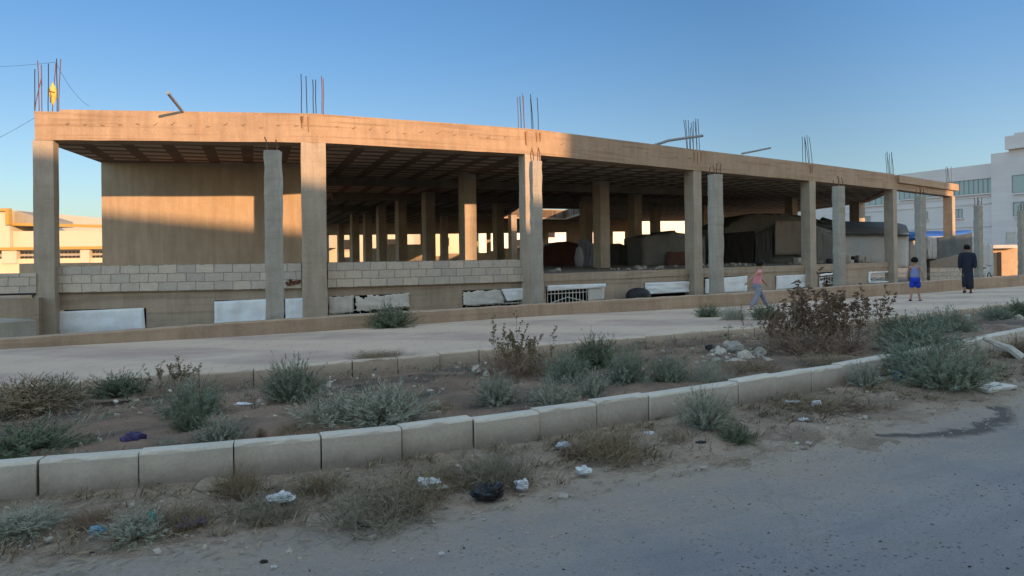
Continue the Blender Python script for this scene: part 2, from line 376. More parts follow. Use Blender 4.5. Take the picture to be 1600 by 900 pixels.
LK1, LK2, LW = clen(K1), clen(K2), clen(W_)

def sheet(name, ca, cb, za, zb, m, nu=260, nv=24, amp=.02, freq=1.5, prof=None, kind='structure', seed=0):
    La, Lb = clen(ca), clen(cb); vs = []; uv = []; fs = []
    near = len(ca) == len(cb) and (ca[0] - cb[0]).length < 13
    # sampled more finely where it is near the camera
    for i in range(nu + 1):
        s_ = i / nu
        pa, _ = at(ca, La, s_ * La[-1]); pb, _ = at(cb, Lb, s_ * Lb[-1])
        for j in range(nv + 1):
            t = j / nv; p = pa.lerp(pb, t)
            z = za + (zb - za) * t + (prof(t, p) if prof else 0)
            e = min(1, 6 * t, 6 * (1 - t))
            z += amp * e * (noise.fractal(Vector((p.x * freq, p.y * freq, seed)), .8, 2.1, 5))
            vs.append((p.x, p.y, z)); uv.append((s_ * La[-1], t * (pb - pa).length))
    for i in range(nu):
        for j in range(nv):
            a = i * (nv + 1) + j; fs.append((a, a + nv + 1, a + nv + 2, a + 1))
    me = bpy.data.meshes.new(name); me.from_pydata(vs, [], fs); ul = me.uv_layers.new(name='UVMap')
    for lp in me.loops: ul.data[lp.index].uv = uv[lp.vertex_index]
    for p in me.polygons: p.use_smooth = True
    me.materials.append(m); o = bpy.data.objects.new(name, me); col.objects.link(o); o['kind'] = kind
    if me.polygons[0].normal.z < 0: me.flip_normals()
    return o
def off(c, d):
    o = []
    for i in range(len(c)):
        t = (c[min(i + 1, len(c) - 1)] - c[max(i - 1, 0)]).normalized(); o.append(c[i] + Vector((-t.y, t.x)) * d)
    return o
# ground to the horizon
g = MB(); n = 24
gv = [(x * 2400 / n - 1200, y * 2400 / n - 400, -.3) for x in range(n + 1) for y in range(n + 1)]
g.add(gv, [(x * (n + 1) + y, (x + 1) * (n + 1) + y, (x + 1) * (n + 1) + y + 1, x * (n + 1) + y + 1) for x in range(n) for y in range(n)])
tag(g.build('ground', M['ground'], origin=(0, 0, 0)), kind='structure')
sheet('road', off(K1, -12), off(K1, .02), 0, 0, M['road'], 300, 60, .012, .9)
def verge_prof(t, p):
    wdt = .95 + .30 * max(0, min(5, p.x + 1)) / 4
    d = (1 - t) * 2.6                                   # metres from the kerb
    return .06 - .068 * d / wdt + .035 * noise.fractal(Vector((p.x * .8, p.y * .8, 3)), .9, 2, 4)
sheet('dirt_verge', off(K1, -2.6), off(K1, .02), 0, 0, M['verge'], 700, 60, .022, 5, verge_prof, seed=5)
sheet('planting_strip', off(K1, .13), off(K2, .03), .20, .04, M['soil'], 420, 50, .05, 2.4, lambda t, p: .04 * math.sin(t * math.pi), seed=9)
sheet('footpath', off(K2, .098), off(W_, .1), ZK2 - .014, 0, M['path'], 300, 20, .012, .8)
def kerb(name, c, L, d, z0, z1, step, m, s0, s1, seed):
    r_ = random.Random(seed); mb = MB(); s_ = s0
    while s_ < s1:
        a, _ = at(c, L, s_ + .004); b, _ = at(c, L, s_ + step - .004 - r_.choice((0, .002, .006)))
        t = (b - a).normalized(); nn = Vector((-t.y, t.x)); jz = r_.uniform(-.010, .008); jo = nn * r_.uniform(-.010, .010); tz = r_.uniform(-.010, .010)
        ch = .018
        for_a = [(-.0, z0), (.0, z1 - ch), (ch, z1), (d, z1 - .004), (d, z0)]
        ra = [Vector((*(a + jo + nn * q), z + (jz if z > z0 else 0))) for q, z in for_a]
        rb = [Vector((*(b + jo + nn * q), z + (jz + tz if z > z0 else 0))) for q, z in for_a]
        # chip the ends and break the long edges up
        rings = [ra]
        for k in range(1, 6):
            f = k / 6; rr = [p.lerp(q, f) for p, q in zip(ra, rb)]
            if r_.random() < .7: rr[1] = rr[1] + Vector((nn.x, nn.y, -1)) * r_.choice((.002, .004, .006, .012)); rr[2] = rr[2] - Vector((0, 0, 1)) * r_.uniform(0, .006)
            rings.append(rr)
        rings.append(rb)
        mb.loft(rings); s_ += step
    o = mb.build(name, m, origin=(0, 0, 0), bevel=.004); return tag(o, kind='structure')
jn, _ = 0, 0
def s_of(c, L, px):                                     # arc length where a picture column crosses the curve
    p = cross_at(c, ray(px, HY)[0]); best = min(range(len(c)), key=lambda i: (c[i] - p).length)
    return L[best]
sA = s_of(K1, LK1, 193)
kerb('roadside_kerb', K1, LK1, .13, -.03, ZK1, .555, M['kerb'], sA - .555 * 16, LK1[-1] - 20, 3)
sB = s_of(K2, LK2, 540)
kerb('path_kerb', K2, LK2, .12, 0.02, ZK2, .56, M['kerb_path'], sB - .56 * 22, LK2[-1] - 20, 4)
# mortar bed that shows dark in the joints
for nm, c, L in (('roadside_kerb_bed', K1, -.1), ('path_kerb_bed', K2, -.1)):
    ca, cb = off(c, .045), off(c, .10)
    mb = MB()
    for i in range(len(ca) - 1):
        z1 = ZK1 - .03 if c is K1 else ZK2 - .03
        mb.add([(*ca[i], L), (*ca[i + 1], L), (*ca[i + 1], z1), (*ca[i], z1), (*cb[i], z1), (*cb[i + 1], z1)], [(0, 1, 2, 3), (3, 2, 5, 4)])
    tag(mb.build(nm, M['void'], origin=(0, 0, 0)), kind='structure')

# ---------------------------------------------------------------- the unfinished building
ZS, ZB, ZT = .92, 4.25, 4.90                            # floor, underside of the edge beam, top
colpx = [(77, 178), (490, 184), (825, 207), (1080, 238), (1260, 258.5), (1389, 275), (1481, 289)]
F = []
for px, y in colpx:
    b = ray(px, y)[1]; D = (ZT - CAMZ) / b; F.append(Vector((ray(px, 300)[0] * D, D)))
def fseg(u):                                            # façade point on the sight line x=u*y
    for i in range(6):
        a, b = F[i], F[i + 1]
        fa = a.x - u * a.y; fb = b.x - u * b.y
        if (fa <= 0 <= fb) or (i == 0 and fa > 0) or (i == 5 and fb < 0): return a.lerp(b, fa / (fa - fb)), i
def fac(px, py=430, out=0.0):
    u = ray(px, py)[0]; p, i = fseg(u); d = (F[i + 1] - F[i]).normalized(); nrm = Vector((d.y, -d.x))
    q = p + nrm * out; k = q.y / p.y
    z = CAMZ + ray(px, py)[1] * q.y
    return Vector((q.x, q.y, z)), d
bld = thing('unfinished_building', (F[2].x, F[2].y, -.3), 'long single storey concrete frame left unfinished, with open bays and bare rebar on its roof', 'building')
ext = F[0] - (F[1] - F[0]).normalized() * .31
fd = [(F[min(i + 1, 6)] - F[max(i - 1, 0)]).normalized() for i in range(7)]
fnr = [Vector((d.y, -d.x)) for d in fd]                 # towards the street
# edge beam in one mesh, mitred at the columns
def facade_line(o_, i0=0, i1=6, e0=0., e1=0.):
    pts = []
    for i in range(i0, i1 + 1): pts.append(F[i] + fnr[i] * o_)
    if e0: pts[0] = pts[0] - fd[i0] * e0
    if e1: pts[-1] = pts[-1] + fd[i1] * e1
    return pts
def ribbon(mb, outer, inner, z0, z1, sub=1):
    for i in range(len(outer) - 1):
        mb.prism([outer[i], outer[i + 1], inner[i + 1], inner[i]], z0, z1)
def curved_beam(o_f, o_b, i0, i1, z0, z1, e0=0, e1=0, wob=.006, seed=1, nseg=14):
    a = facade_line(o_f, i0, i1, e0, e1); b = facade_line(o_b, i0, i1, e0, e1); mb = MB(); rings = []; r_ = random.Random(seed)
    for i in range(len(a) - 1):
        for k in range(nseg + (1 if i == len(a) - 2 else 0)):
            t = k / nseg; p = a[i].lerp(a[i + 1], t); q = b[i].lerp(b[i + 1], t); w1, w2, w3 = [r_.uniform(-wob, wob) for _ in range(3)]
            rings.append([Vector((p.x, p.y + w3, z0 + w1)), Vector((q.x, q.y, z0)), Vector((q.x, q.y, z1)), Vector((p.x, p.y + w3, z1 + w2))])
    return mb.loft(rings)
curved_beam(.29, -.30, 0, 5, ZB, ZT, .16, .28).build('edge_beam', M['beam'], bld)
up = [Vector((*fac(x)[0].xy,)) for x in (104,)][0]
# thin upstand on top of the beam
a = facade_line(.27, 0, 5); b = facade_line(-.2, 0, 5); a[0] = fac(104, 200, .27)[0].xy; b[0] = a[0] - fnr[0] * .45
mb = MB(); ribbon(mb, a, b, ZT - .01, ZT + .055); mb.build('upstand', M['beam'], bld)
# canopy bay on the right: thicker slab over a set-back beam
curved_beam(.24, -.2, 5, 6, ZB + .02, ZT - .32, -.29, .05, seed=5).build('canopy_beam', M['beam'], bld)
curved_beam(.38, -.9, 5, 6, ZT - .32, ZT + .02, -.2, .45, seed=6).build('canopy_slab', M['beam'], bld)
# roof slab with the light-well
def px2(px, D): return Vector((ray(px, 380)[0] * D, D))
wl = PD(158, 262, 20.4).xy
S1, S2, BL = Vector((20.4, 41)), Vector((19.4, 64)), px2(380, 60)
outer = [p for p in facade_line(-.2, 0, 5, .28)] + [S1, S2, BL, Vector((wl.x - .1, wl.y + .4))]
hole = [px2(812, 41), px2(786, 52), px2(884, 55.5), px2(934, 43)]
def slab(name, outer, holes, z0, z1, m, mb=None):
    mb = mb or MB(); loops = [[Vector((p[0], p[1], 0)) for p in outer]] + [[Vector((p[0], p[1], 0)) for p in h] for h in holes]
    tr = tessellate_polygon(loops); flat = [p for l in loops for p in l]; n = len(flat)
    mb.add([(p.x, p.y, z0) for p in flat] + [(p.x, p.y, z1) for p in flat], [tuple(t) for t in tr] + [tuple(n + i for i in t) for t in tr])
    k = 0
    for l in loops:
        for i in range(len(l)):
            p, q = l[i], l[(i + 1) % len(l)]; mb.add([(p.x, p.y, z0), (q.x, q.y, z0), (q.x, q.y, z1), (p.x, p.y, z1)], [(0, 1, 2, 3)])
    return mb.build(name, m, bld)
slab('roof_slab', outer, [hole], 4.30, 4.86, M['soffit'])
# fascia beams round the light-well and along the open right-hand side
mb = MB()
for i in range(4): 
    p, q = hole[i], hole[(i + 1) % 4]; mb.bar(p, q, .25, 4.16, 4.93)
mb.build('light_well_beam', M['beam'], bld)
mb = MB(); d_ = (S1 - F[5]).normalized(); mb.bar(S1, F[5] + d_ * .4, .35, ZB, ZT); mb.bar(S2, S1, .35, ZB, ZT - .01); mb.build('side_beam', M['beam'], bld)
fo = [p for p in facade_line(-.28, 0, 5, .2)] + [S1 + Vector((2, 0)), S2 + Vector((2, 0)), BL, Vector((wl.x - .1, wl.y + .4))]
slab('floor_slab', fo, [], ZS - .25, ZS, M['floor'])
# inner beams under the slab
mb = MB()
for D0, pa, pb in ((26.5, 500, 1110), (33.0, 520, 1180), (40.2, 500, 800)):
    p, q = px2(pa, D0 - 2), px2(pb, D0 + 5); mb.bar(p, q, .5, 4.02, 4.31)
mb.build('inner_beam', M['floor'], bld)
# façade columns with their starter bars
def rods(parent, c, d, h, spec, seed, zb=ZT):
    r_ = random.Random(seed); nn = Vector((d.y, -d.x))
    for k, (s_, o_, hh, lean, rt) in enumerate(spec):
        b0 = c + d * s_ + nn * o_
        pts = [(b0.x, b0.y, zb - .05)]
        for q in range(1, 5): pts.append((b0.x + lean * hh * (q / 4) ** 1.3 + r_.uniform(-.006, .006), b0.y, zb + hh * q / 4))
        MB().tube(pts, .011, 5).build('rebar', M['rust'] if rt else M['dark'], parent)
specs = [
    [(-.22, .1, 1.0, .02, 0), (-.16, -.1, 1.16, .0, 1), (-.12, .1, 1.2, -.02, 1), (-.05, -.15, 1.2, .02, 0), (-.20, .15, .8, .22, 1), (.16, .1, 1.15, .08, 1), (.20, -.1, 1.3, .05, 1), (.27, .12, 1.25, 0, 0)],
    [(-.26, .1, 1.02, -.0, 0), (-.13, -.1, 1.03, -.02, 0), (.02, .1, .9, -.01, 0), (.08, -.1, .95, 0, 0), (.22, .1, 1.0, -.0, 1), (.26, -.05, .98, -.0, 1)],
    [(-.30, .1, .95, -.02, 0), (-.26, -.1, .98, -.02, 1), (-.20, .1, 1.03, -.03, 1), (-.06, -.1, 1.02, -.03, 1), (.10, .1, 1.06, -.06, 0), (.2, -.1, .98, -.04, 0), (.28, .1, .98, -.03, 0)],
    [(-.34, .1, 1.05, -.06, 0), (-.22, .1, 1.05, -.05, 0), (-.12, -.1, 1.1, -.10, 1), (-.05, .1, .98, -.06, 0), (.05, -.1, .86, -.0, 0), (.15, .1, 1.15, -.03, 1), (.21, -.1, 1.1, 0, 0), (.28, .1, 1.15, -.04, 0), (.40, -.1, 1.1, -.06, 0)],
    [(-.26, .1, 1.1, -.03, 0), (-.14, -.1, 1.15, -.02, 0), (0, .1, 1.2, -.08, 1), (.08, -.1, 1.15, -.04, 0), (.2, .1, 1.15, -.10, 0), (.3, -.1, 1.1, -.14, 1)],
    [(-.25, .1, 1.05, -.12, 0), (-.08, -.1, 1.05, -.04, 0), (0, .1, 1.1, -.02, 1), (.08, -.1, 1.15, -.04, 0), (.2, .1, 1.1, -.10, 0), (.3, -.1, 1.05, -.04, 0)],
    [(-.2, .1, .95, -.12, 0), (.0, -.1, .95, -.06, 0), (.1, .1, 1.0, -.02, 1), (.2, -.1, 1.0, -.04, 0)]]
def colmesh(c, d, w_, dp, z0, z1, wob=.006, seed=0, nz_=10):
    r_ = random.Random(seed); nn = Vector((d.y, -d.x)); mb = MB(); rings = []
    for k in range(nz_ + 1):
        z = z0 + (z1 - z0) * k / nz_; ring = []
        for sx, sy in ((-1, 1), (1, 1), (1, -1), (-1, -1)):
            p = c + d * (sx * w_ / 2 + r_.uniform(-wob, wob)) + nn * (sy * dp / 2 + r_.uniform(-wob, wob)); ring.append(Vector((p.x, p.y, z)))
        rings.append(ring)
    return mb.loft(rings)
fw = [.44, .58, .52, .42, .44, .42, .42]; fdp = [.26, .36, .34, .40, .40, .42, .44]
for i in range(7):
    if i in (5, 6): ztop = ZB + .02
    else: ztop = ZB
    d = fd[i]
    c = colmesh(F[i] + fnr[i] * (.27 - fdp[i] / 2), d, fw[i], fdp[i], -.3, ztop, seed=i).build('column', M['column'], bld, bevel=.012)
    rods(c, F[i] + (fnr[i] * .05), d, 1, specs[i], i, ZT + .0)
    if i == 1: pass
# inner columns: picture column, width in pixels
for k, (px, w_) in enumerate([(532, 11), (554, 14), (574, 14), (596, 16.5), (627, 18.5), (670, 21), (694, 13), (731, 26.8), (779, 17), (801, 13), (916, 19), (940, 24), (993, 19.5), (1024, 15), (1100, 15.5), (1217, 12), (1237, 17.5)]):
    D = 660 / w_; c = px2(px, D); colmesh(c, Vector((.85, .52)), .46, .46, ZS, 4.31, seed=50 + k, nz_=4).build('column', M['column'], bld)
colmesh(px2(1340, 41.2), Vector((.85, .52)), .6, .6, ZS - 1, 4.3, seed=90, nz_=4).build('column', M['column'], bld)
# rendered wall four metres inside the first bay
wr = px2(500, 21.2); 
mb = MB(); mb.bar((wl.x, wl.y), wr, .2, ZS, 4.305); iw = mb.build('inner_wall', M['inner'], bld)
# back wall with its openings
wins = [(513, 527, 411), (537, 546, 402), (561, 568, 411), (581, 589, 388), (605, 618, 382), (636, 657, 382), (680, 688, 400), (699, 717, 396), (747, 760, 395), (767, 771, 392), (787, 795, 388), (807, 813, 386), (857, 885, 389), (917, 929, 392), (958, 977, 395)]
mb = MB(); x = 380; Db = 60
BRw = px2(985, 60)
def bw(px): return Vector((ray(px, 380)[0] * Db, Db))
zl = PD(640, 366, Db).z
mb.bar(bw(380), bw(985), .25, zl, 4.29)
for a, b, yb in wins:
    mb.bar(bw(x), bw(a), .25, ZS, zl); zs = max(ZS + .02, PD(a, yb, Db).z)
    if zs > ZS + .05: mb.bar(bw(a), bw(b), .25, ZS, zs)
    x = b
mb.bar(bw(x), bw(985), .25, ZS, zl)
mb.build('back_wall', M['column'], bld)
mb = MB(); mb.bar(px2(790, 56), px2(900, 57), .25, ZS + 1.5, 4.3); 
# basement wall with openings behind the sheets
def fpiece(mb, x0, x1, z0, z1, out=.02, t=.25):
    # façade piece between two picture columns, split at the columns of the frame
    xs = [x0] + [c[0] for c in colpx if x0 < c[0] < x1] + [x1]
    for a_, b_ in zip(xs[:-1], xs[1:]):
        p, d = fac((a_ * .999 + b_ * .001), 430); q, _ = fac(b_ * .999 + a_ * .001, 430)
        i = fseg(ray((a_ + b_) / 2, 430)[0])[1]; dd = (F[i + 1] - F[i]).normalized(); nn = Vector((dd.y, -dd.x))
        pf = p.xy + nn * out; qf = q.xy + nn * out; mb.bar(pf, qf, t, z0, z1)
opens = [(84, 228, 483), (336, 478, 468), (512, 638, 461), (722, 830, 452), (852, 943, 445), (1005, 1083, 440), (1099, 1166, 432), (1211, 1268, 429), (1279, 1304, 425), (1356, 1395, 424)]
mb = MB(); fpiece(mb, 50, 1400, .70, ZS, .05, .34); x = 50
mb2 = MB()
for a_, b_, yt in opens:
    fpiece(mb2, x, a_, -.3, .699, .02, .3)
    zt = fac((a_ + b_) / 2, yt)[0].z
    if zt < .69: fpiece(mb2, a_, b_, zt, .699, .018, .28)
    x = b_
fpiece(mb2, x, 1400, -.3, .699, .02, .3)
mb.build('floor_edge', M['basement'], bld); mb2.build('basement_wall', M['basement'], bld)
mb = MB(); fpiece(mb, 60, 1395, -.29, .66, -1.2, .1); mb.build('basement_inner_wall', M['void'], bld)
# parapets of hollow blocks in the first two bays
def blockwall(name, pts, z0, z1, t, parent, seed=1, label=None):
    vs = []; fs = []; uv = []; s_ = 0; r_ = random.Random(seed)
    mb = MB()
    for a_, b_ in zip(pts[:-1], pts[1:]): mb.bar(a_, b_, t, z0, z1)
    o = mb.build(name, M['block'], parent)
    me = o.data; ul = me.uv_layers.new(name='UVMap'); org = ORG[o.name]
    d = (Vector(pts[-1][:2]) - Vector(pts[0][:2])).normalized()
    for lp in me.loops:
        v = me.vertices[lp.vertex_index].co + org
        ul.data[lp.index].uv = ((v.xy - Vector(pts[0][:2])).dot(d), v.z - z0 + (0 if True else 0))
    return o
def fpt(px, out): 
    i = fseg(ray(px, 430)[0])[1]; dd = (F[i + 1] - F[i]).normalized(); return fac(px)[0].xy + Vector((dd.y, -dd.x)) * out
blockwall('block_parapet', [fpt(86, .12), fpt(472, .12)], .73, 1.351, .2, bld)
blockwall('block_parapet', [fpt(511, .12), fpt(822, .12)], .73, 1.351, .2, bld, 2)
# broken patch beside the second column
mb = MB(); r_ = random.Random(5)
for k in range(8):
    p, d = fac(450 + k * 2.6, 440 + r_.uniform(-2, 5), .15); mb.box(p, (.09, .06, .05), r_.uniform(0, 3), r_.uniform(0, 1))
mb.build('broken_mortar', M['rust'], bld)
for i in range(1, 6):
    r_ = random.Random(i * 7)
    for k in range(3):
        s_ = r_.uniform(-.28, .28); wd = r_.uniform(.015, .05); ln = r_.uniform(.15, .5); dd_ = fd[i]; c_ = F[i] + dd_ * s_ + fnr[i] * .302; zt_ = ZT - .03
        if i == 5: c_ = c_ + fnr[i] * .085; ln = .22
        mb = MB(); mb.loft([[Vector((c_.x - dd_.x * wd * q, c_.y - dd_.y * wd * q, zz)) - Vector((fnr[i].x, fnr[i].y, 0)) * w2 for q, w2 in ((1, 0), (-1, 0), (-1, .02), (1, .02))] for q_, zz in ((1, zt_), (1, zt_ - ln))])
        for v in mb.v[4:]: v.x = c_.x + (v.x - c_.x) * .3; v.y = c_.y + (v.y - c_.y) * .3
        mb.build('rust_stain', M['ruststain'], bld)
# tie wires left in the beam face
tw = []
for k, px in enumerate(list(range(112, 470, 27)) + list(range(520, 800, 26)) + list(range(865, 1070, 22)) + list(range(1110, 1250, 18)) + list(range(1290, 1380, 18))):
    yb = {0: 0}; i = fseg(ray(px, 300)[0])[1]
    p, d = fac(px, 200, .30); z = ZT - .27 + rnd.uniform(-.04, .04)
    a_ = rnd.uniform(-.5, .8); mb = MB(); mb.tube([(p.x, p.y, z), (p.x + .05 * math.cos(a_), p.y - .02, z + .05 * math.sin(a_)), (p.x + .11, p.y - .035, z + .02 * rnd.uniform(-1, 3))], .0045, 4)
    mb.build('tie_wire', M['rust'], bld)
# basement grilles
def grille(x0, x1, y0, y1, nb, name='window_grille'):
    a_, d = fac(x0, y0, -.02); b_, _ = fac(x1, y0, -.02); z1 = a_.z; z0 = fac(x0, y1, -.02)[0].z; mb = MB()
    for k in range(nb + 1):
        p = a_.lerp(b_, k / nb); mb.tube([(p.x, p.y, z0), (p.x, p.y, z1)], .011, 5)
    for z in (z1, z0 + .05, z1 - .12): mb.tube([(a_.x, a_.y, z), (b_.x, b_.y, z)], .012, 5)
    m_ = a_.lerp(b_, .5); mb.tube([(a_.x, a_.y - .02, z0 + .05), (m_.x, m_.y - .02, z0 + .22), (b_.x, b_.y - .02, z0 + .05)], .012, 5)
    mb.build(name, M['grille'], bld)
grille(856, 917, 453, 478, 11); grille(1360, 1392, 429, 441, 7); grille(1281, 1303, 429, 446, 5); grille(729, 830, 470, 479, 10); grille(515, 640, 486, 496, 8)

# ---------------------------------------------------------------- sheets nailed over the basement openings
def cloth(name, corners, m, label, cat, group=None, nu=20, nv=10, amp=.024, seed=0, out=.045, thick=.004, ragged=0, holes=()):
    r_ = random.Random(seed); (xa, ya), (xb, yb), (xc, yc), (xd, yd) = corners   # tl tr br bl in the picture
    mb = MB(); vs = []; G = []
    for i in range(nu + 1):
        for j in range(nv + 1):
            u, v = i / nu, j / nv
            px = (xa * (1 - u) + xb * u) * (1 - v) + (xd * (1 - u) + xc * u) * v
            py = (ya * (1 - u) + yb * u) * (1 - v) + (yd * (1 - u) + yc * u) * v
            if ragged and j in (0, nv): py += r_.uniform(-1, 1) * ragged
            if ragged and i in (0, nu): px += r_.uniform(-1, 1) * ragged
            o_ = out + amp * noise.fractal(Vector((u * 3 + seed, v * 2.5, seed)), .8, 2, 3) + (.012 * math.sin(u * 19 + seed))
            p, d = fac(px, py, o_); vs.append(p)
    fs = [(i * (nv + 1) + j, i * (nv + 1) + j + 1, (i + 1) * (nv + 1) + j + 1, (i + 1) * (nv + 1) + j) for i in range(nu) for j in range(nv) if (i, j) not in holes]
    mb.add(vs, fs); o = mb.build(name, m, smooth=True)
    sm = o.modifiers.new('thick', 'SOLIDIFY'); sm.thickness = thick
    return tag(o, label, cat, group)
GS = 'white sheets closing the basement openings'
cloth('white_sheet', [(90, 487), (226, 481), (229, 521), (84, 525)], M['sheet'], 'long white sheet over the basement opening beside the leftmost building column, upper right corner folded', 'sheet', GS, seed=1)
cloth('white_sheet', [(336, 471), (424, 467), (424, 508), (336, 512)], M['sheet'], 'plain white sheet just left of the foot of the first free-standing pillar', 'sheet', GS, seed=2)
cloth('white_sheet', [(446, 467), (477, 465), (477, 503), (447, 506)], M['sheet'], 'small white sheet between the first free-standing pillar and the second building column', 'sheet', GS, seed=3, nu=8)
cloth('board_patch', [(512, 464), (552, 462), (552, 488), (514, 491)], M['oldsheet'], 'dirty off-white board over the left third of the patched basement window', 'board', 'patched boards over basement windows', seed=4, ragged=1, nu=10)
cloth('board_patch', [(553, 463), (600, 461), (600, 483), (556, 487)], M['oldsheet'], 'torn board with a dark hole at its top, middle of the patched basement window', 'board', 'patched boards over basement windows', seed=5, ragged=1.6, nu=12, holes=((2, 0), (3, 0), (3, 1), (4, 0)), out=.075)
cloth('board_patch', [(599, 461), (638, 458), (638, 479), (600, 482)], M['oldsheet'], 'cracked board at the right end of the patched window above the dark green wall bush', 'board', 'patched boards over basement windows', seed=6, ragged=1.4, nu=10, out=.065)
cloth('board_patch', [(723, 456), (784, 453), (787, 474), (724, 478)], M['oldsheet'], 'grey ragged board left of the white flap near the second free-standing pillar', 'board', 'patched boards over basement windows', seed=7, ragged=1.6, nu=14)
cloth('white_sheet', [(781, 452), (832, 449), (832, 466), (790, 471)], M['sheet'], 'white flap hanging at the left of the second free-standing pillar', 'sheet', GS, seed=8, nu=12, out=.09)
cloth('white_sheet', [(851, 446), (943, 443), (943, 449), (852, 455)], M['sheet'], 'narrow rolled white sheet above the barred basement window', 'sheet', GS, seed=9, nv=3, out=.09)
cloth('board_patch', [(917, 450), (943, 449), (943, 468), (917, 471)], M['oldsheet'], 'pale board closing the right end of the barred basement window', 'board', 'patched boards over basement windows', seed=10, nu=6)
cloth('white_sheet', [(1006, 442), (1082, 439), (1082, 456), (1007, 460)], M['sheet'], 'white sheet with a drooping lower hem under the fourth building column', 'sheet', GS, seed=11, amp=.04)
cloth('white_sheet', [(1100, 436), (1166, 431), (1166, 456), (1100, 459)], M['sheet'], 'white sheet behind the third free-standing pillar, beside the running girl', 'sheet', GS, seed=12)
cloth('white_sheet', [(1211, 431), (1266, 428), (1266, 448), (1211, 453)], M['sheet'], 'white sheet just right of the running girl, behind the brown weeds', 'sheet', GS, seed=13)
cloth('white_sheet', [(1278, 428), (1305, 426), (1305, 446), (1278, 449)], M['sheet'], 'torn white sheet with a large ragged hole behind the brown weeds', 'sheet', GS, seed=14, ragged=.6, nu=8, nv=6, holes=[(i, j) for i in range(2, 8) for j in range(1, 6)])
cloth('white_sheet', [(1355, 425), (1396, 423), (1396, 441), (1355, 443)], M['sheet'], 'white sheet cut away to a frame round the last barred basement window', 'sheet', GS, seed=15, ragged=.5, nu=10, nv=7, holes=[(i, j) for i in range(1, 9) for j in range(1, 6)])
# dark half-buried drum between sheets
mb = MB(); p, d = fac(979, 470, .5)
rings = []
for k in range(9):
    a_ = k / 8 * math.pi / 2; rings.append([Vector((p.x + .36 * math.cos(a_) * math.cos(t * math.pi / 8) * 1.1, p.y + .25 * math.cos(a_) * math.sin(t * math.pi / 8), .1 + .32 * math.sin(a_) ** .7)) for t in range(16)])
rings.insert(0, [Vector((v.x, v.y, -.3)) for v in rings[0]]); mb.loft(rings)
tag(mb.build('rubber_basin', M['dark'], smooth=True), 'upturned black basin lying behind the low wall between two white sheets', 'basin')

# ---------------------------------------------------------------- low boundary wall
wt = {0: 530, 430: 500, 838: 475.5, 1150: 458, 1400: 442, 1600: 430}
def ztop_low(px):
    ks = sorted(wt); 
    for a_, b_ in zip(ks[:-1], ks[1:]):
        if a_ <= px <= b_: 
            y = wt[a_] + (wt[b_] - wt[a_]) * (px - a_) / (b_ - a_); break
    else: y = wt[0] if px < 0 else wt[1600]; px = 0 if px < 0 else 1600
    p = cross_at(W_, ray(px, y)[0]); return CAMZ + ray(px, y)[1] * p.y
mb = MB(); rings = []; c = W_; cin = off(W_, .22); r_ = random.Random(2)
for i in range(0, len(c), 1):
    px = 800 + FOC * c[i].x / max(1, c[i].y) if c[i].y > 3 else -10
    z = ztop_low(max(-50, min(1600, px))) + r_.uniform(-.008, .008); p, q = c[i], cin[i]
    rings.append([Vector((p.x, p.y, -.3)), Vector((p.x, p.y, z - .02)), Vector((p.x + .0, p.y + .02, z)), Vector((q.x, q.y, z)), Vector((q.x, q.y, -.3))])
mb.loft(rings); tag(mb.build('low_wall', M['lowwall']), 'low tan concrete boundary wall running along the back of the footpath', 'wall')
# crumbled footing spill along its base
# ---------------------------------------------------------------- free-standing pillars
pil = [(428, 236, 27), (838, 252, 26), (1118.5, 273, 25), (1311, 291, 20), (1438.5, 306, 17), (1529, 321, 13.5), (1596, 329, 11)]
plab = ['grey concrete pillar standing alone before the first open bay, two short bars on top',
        'grey concrete pillar with a chipped edge standing in front of the third building column',
        'grey concrete pillar standing beside the fourth building column, left of the running girl',
        'grey concrete pillar rising behind the brown weeds in front of the pale tent',
        'grey concrete pillar just behind the boy in blue shorts',
        'grey concrete pillar just right of the man in the dark robe',
        'last grey concrete pillar, cut by the right edge of the view beside the orange hut']
cw = off(W_, .45)
PIL = []
for k, ((px, yt, wpx), lb) in enumerate(zip(pil, plab)):
    p = cross_at(cw, ray(px, (yt + 450) / 2)[0]); z = CAMZ + ray(px, yt)[1] * p.y
    if k >= 1: d = (fd[min(k + 1, 6)])
    else: d = fd[1]
    t = thing('concrete_pillar', (p.x, p.y, -.3), lb, 'pillar', 'free-standing concrete pillars')
    wid = wpx * p.y / FOC * (.88 if k == 0 else .60 if k == 1 else .70); ang = .0
    d = Vector((1, .1)).normalized() if k == 0 else Vector((.93, .36)).normalized()
    cm = colmesh(p, d, wid, wid * (.9 if k else .8), -.3, z, .012, 20 + k, 22).build('shaft', M['pillar'], t, bevel=.01)
    nn = Vector((d.y, -d.x)); PIL.append((p, z, wid, d))
    for (sx, sy) in (((-1, 1), (1, 1)) if k == 0 else ((-1, 1), (1, 1), (-1, -1), (1, -1))):
        q = p + d * sx * wid * .33 + nn * sy * wid * .3; h = rnd.uniform(.2, .34)
        MB().tube([(q.x, q.y, z - .03), (q.x + rnd.uniform(-.02, .02), q.y, z + h * .6), (q.x + rnd.uniform(-.05, .05), q.y, z + h)], .012, 5).build('rebar', M['rust'], t)
    a_ = p - d * wid * .36 + nn * wid * .3; b_ = p + d * wid * .36 + nn * wid * .3
    MB().tube([(a_.x, a_.y, z + .13), (b_.x, b_.y, z + .12)], .008, 5).build('stirrup', M['rust'], t)
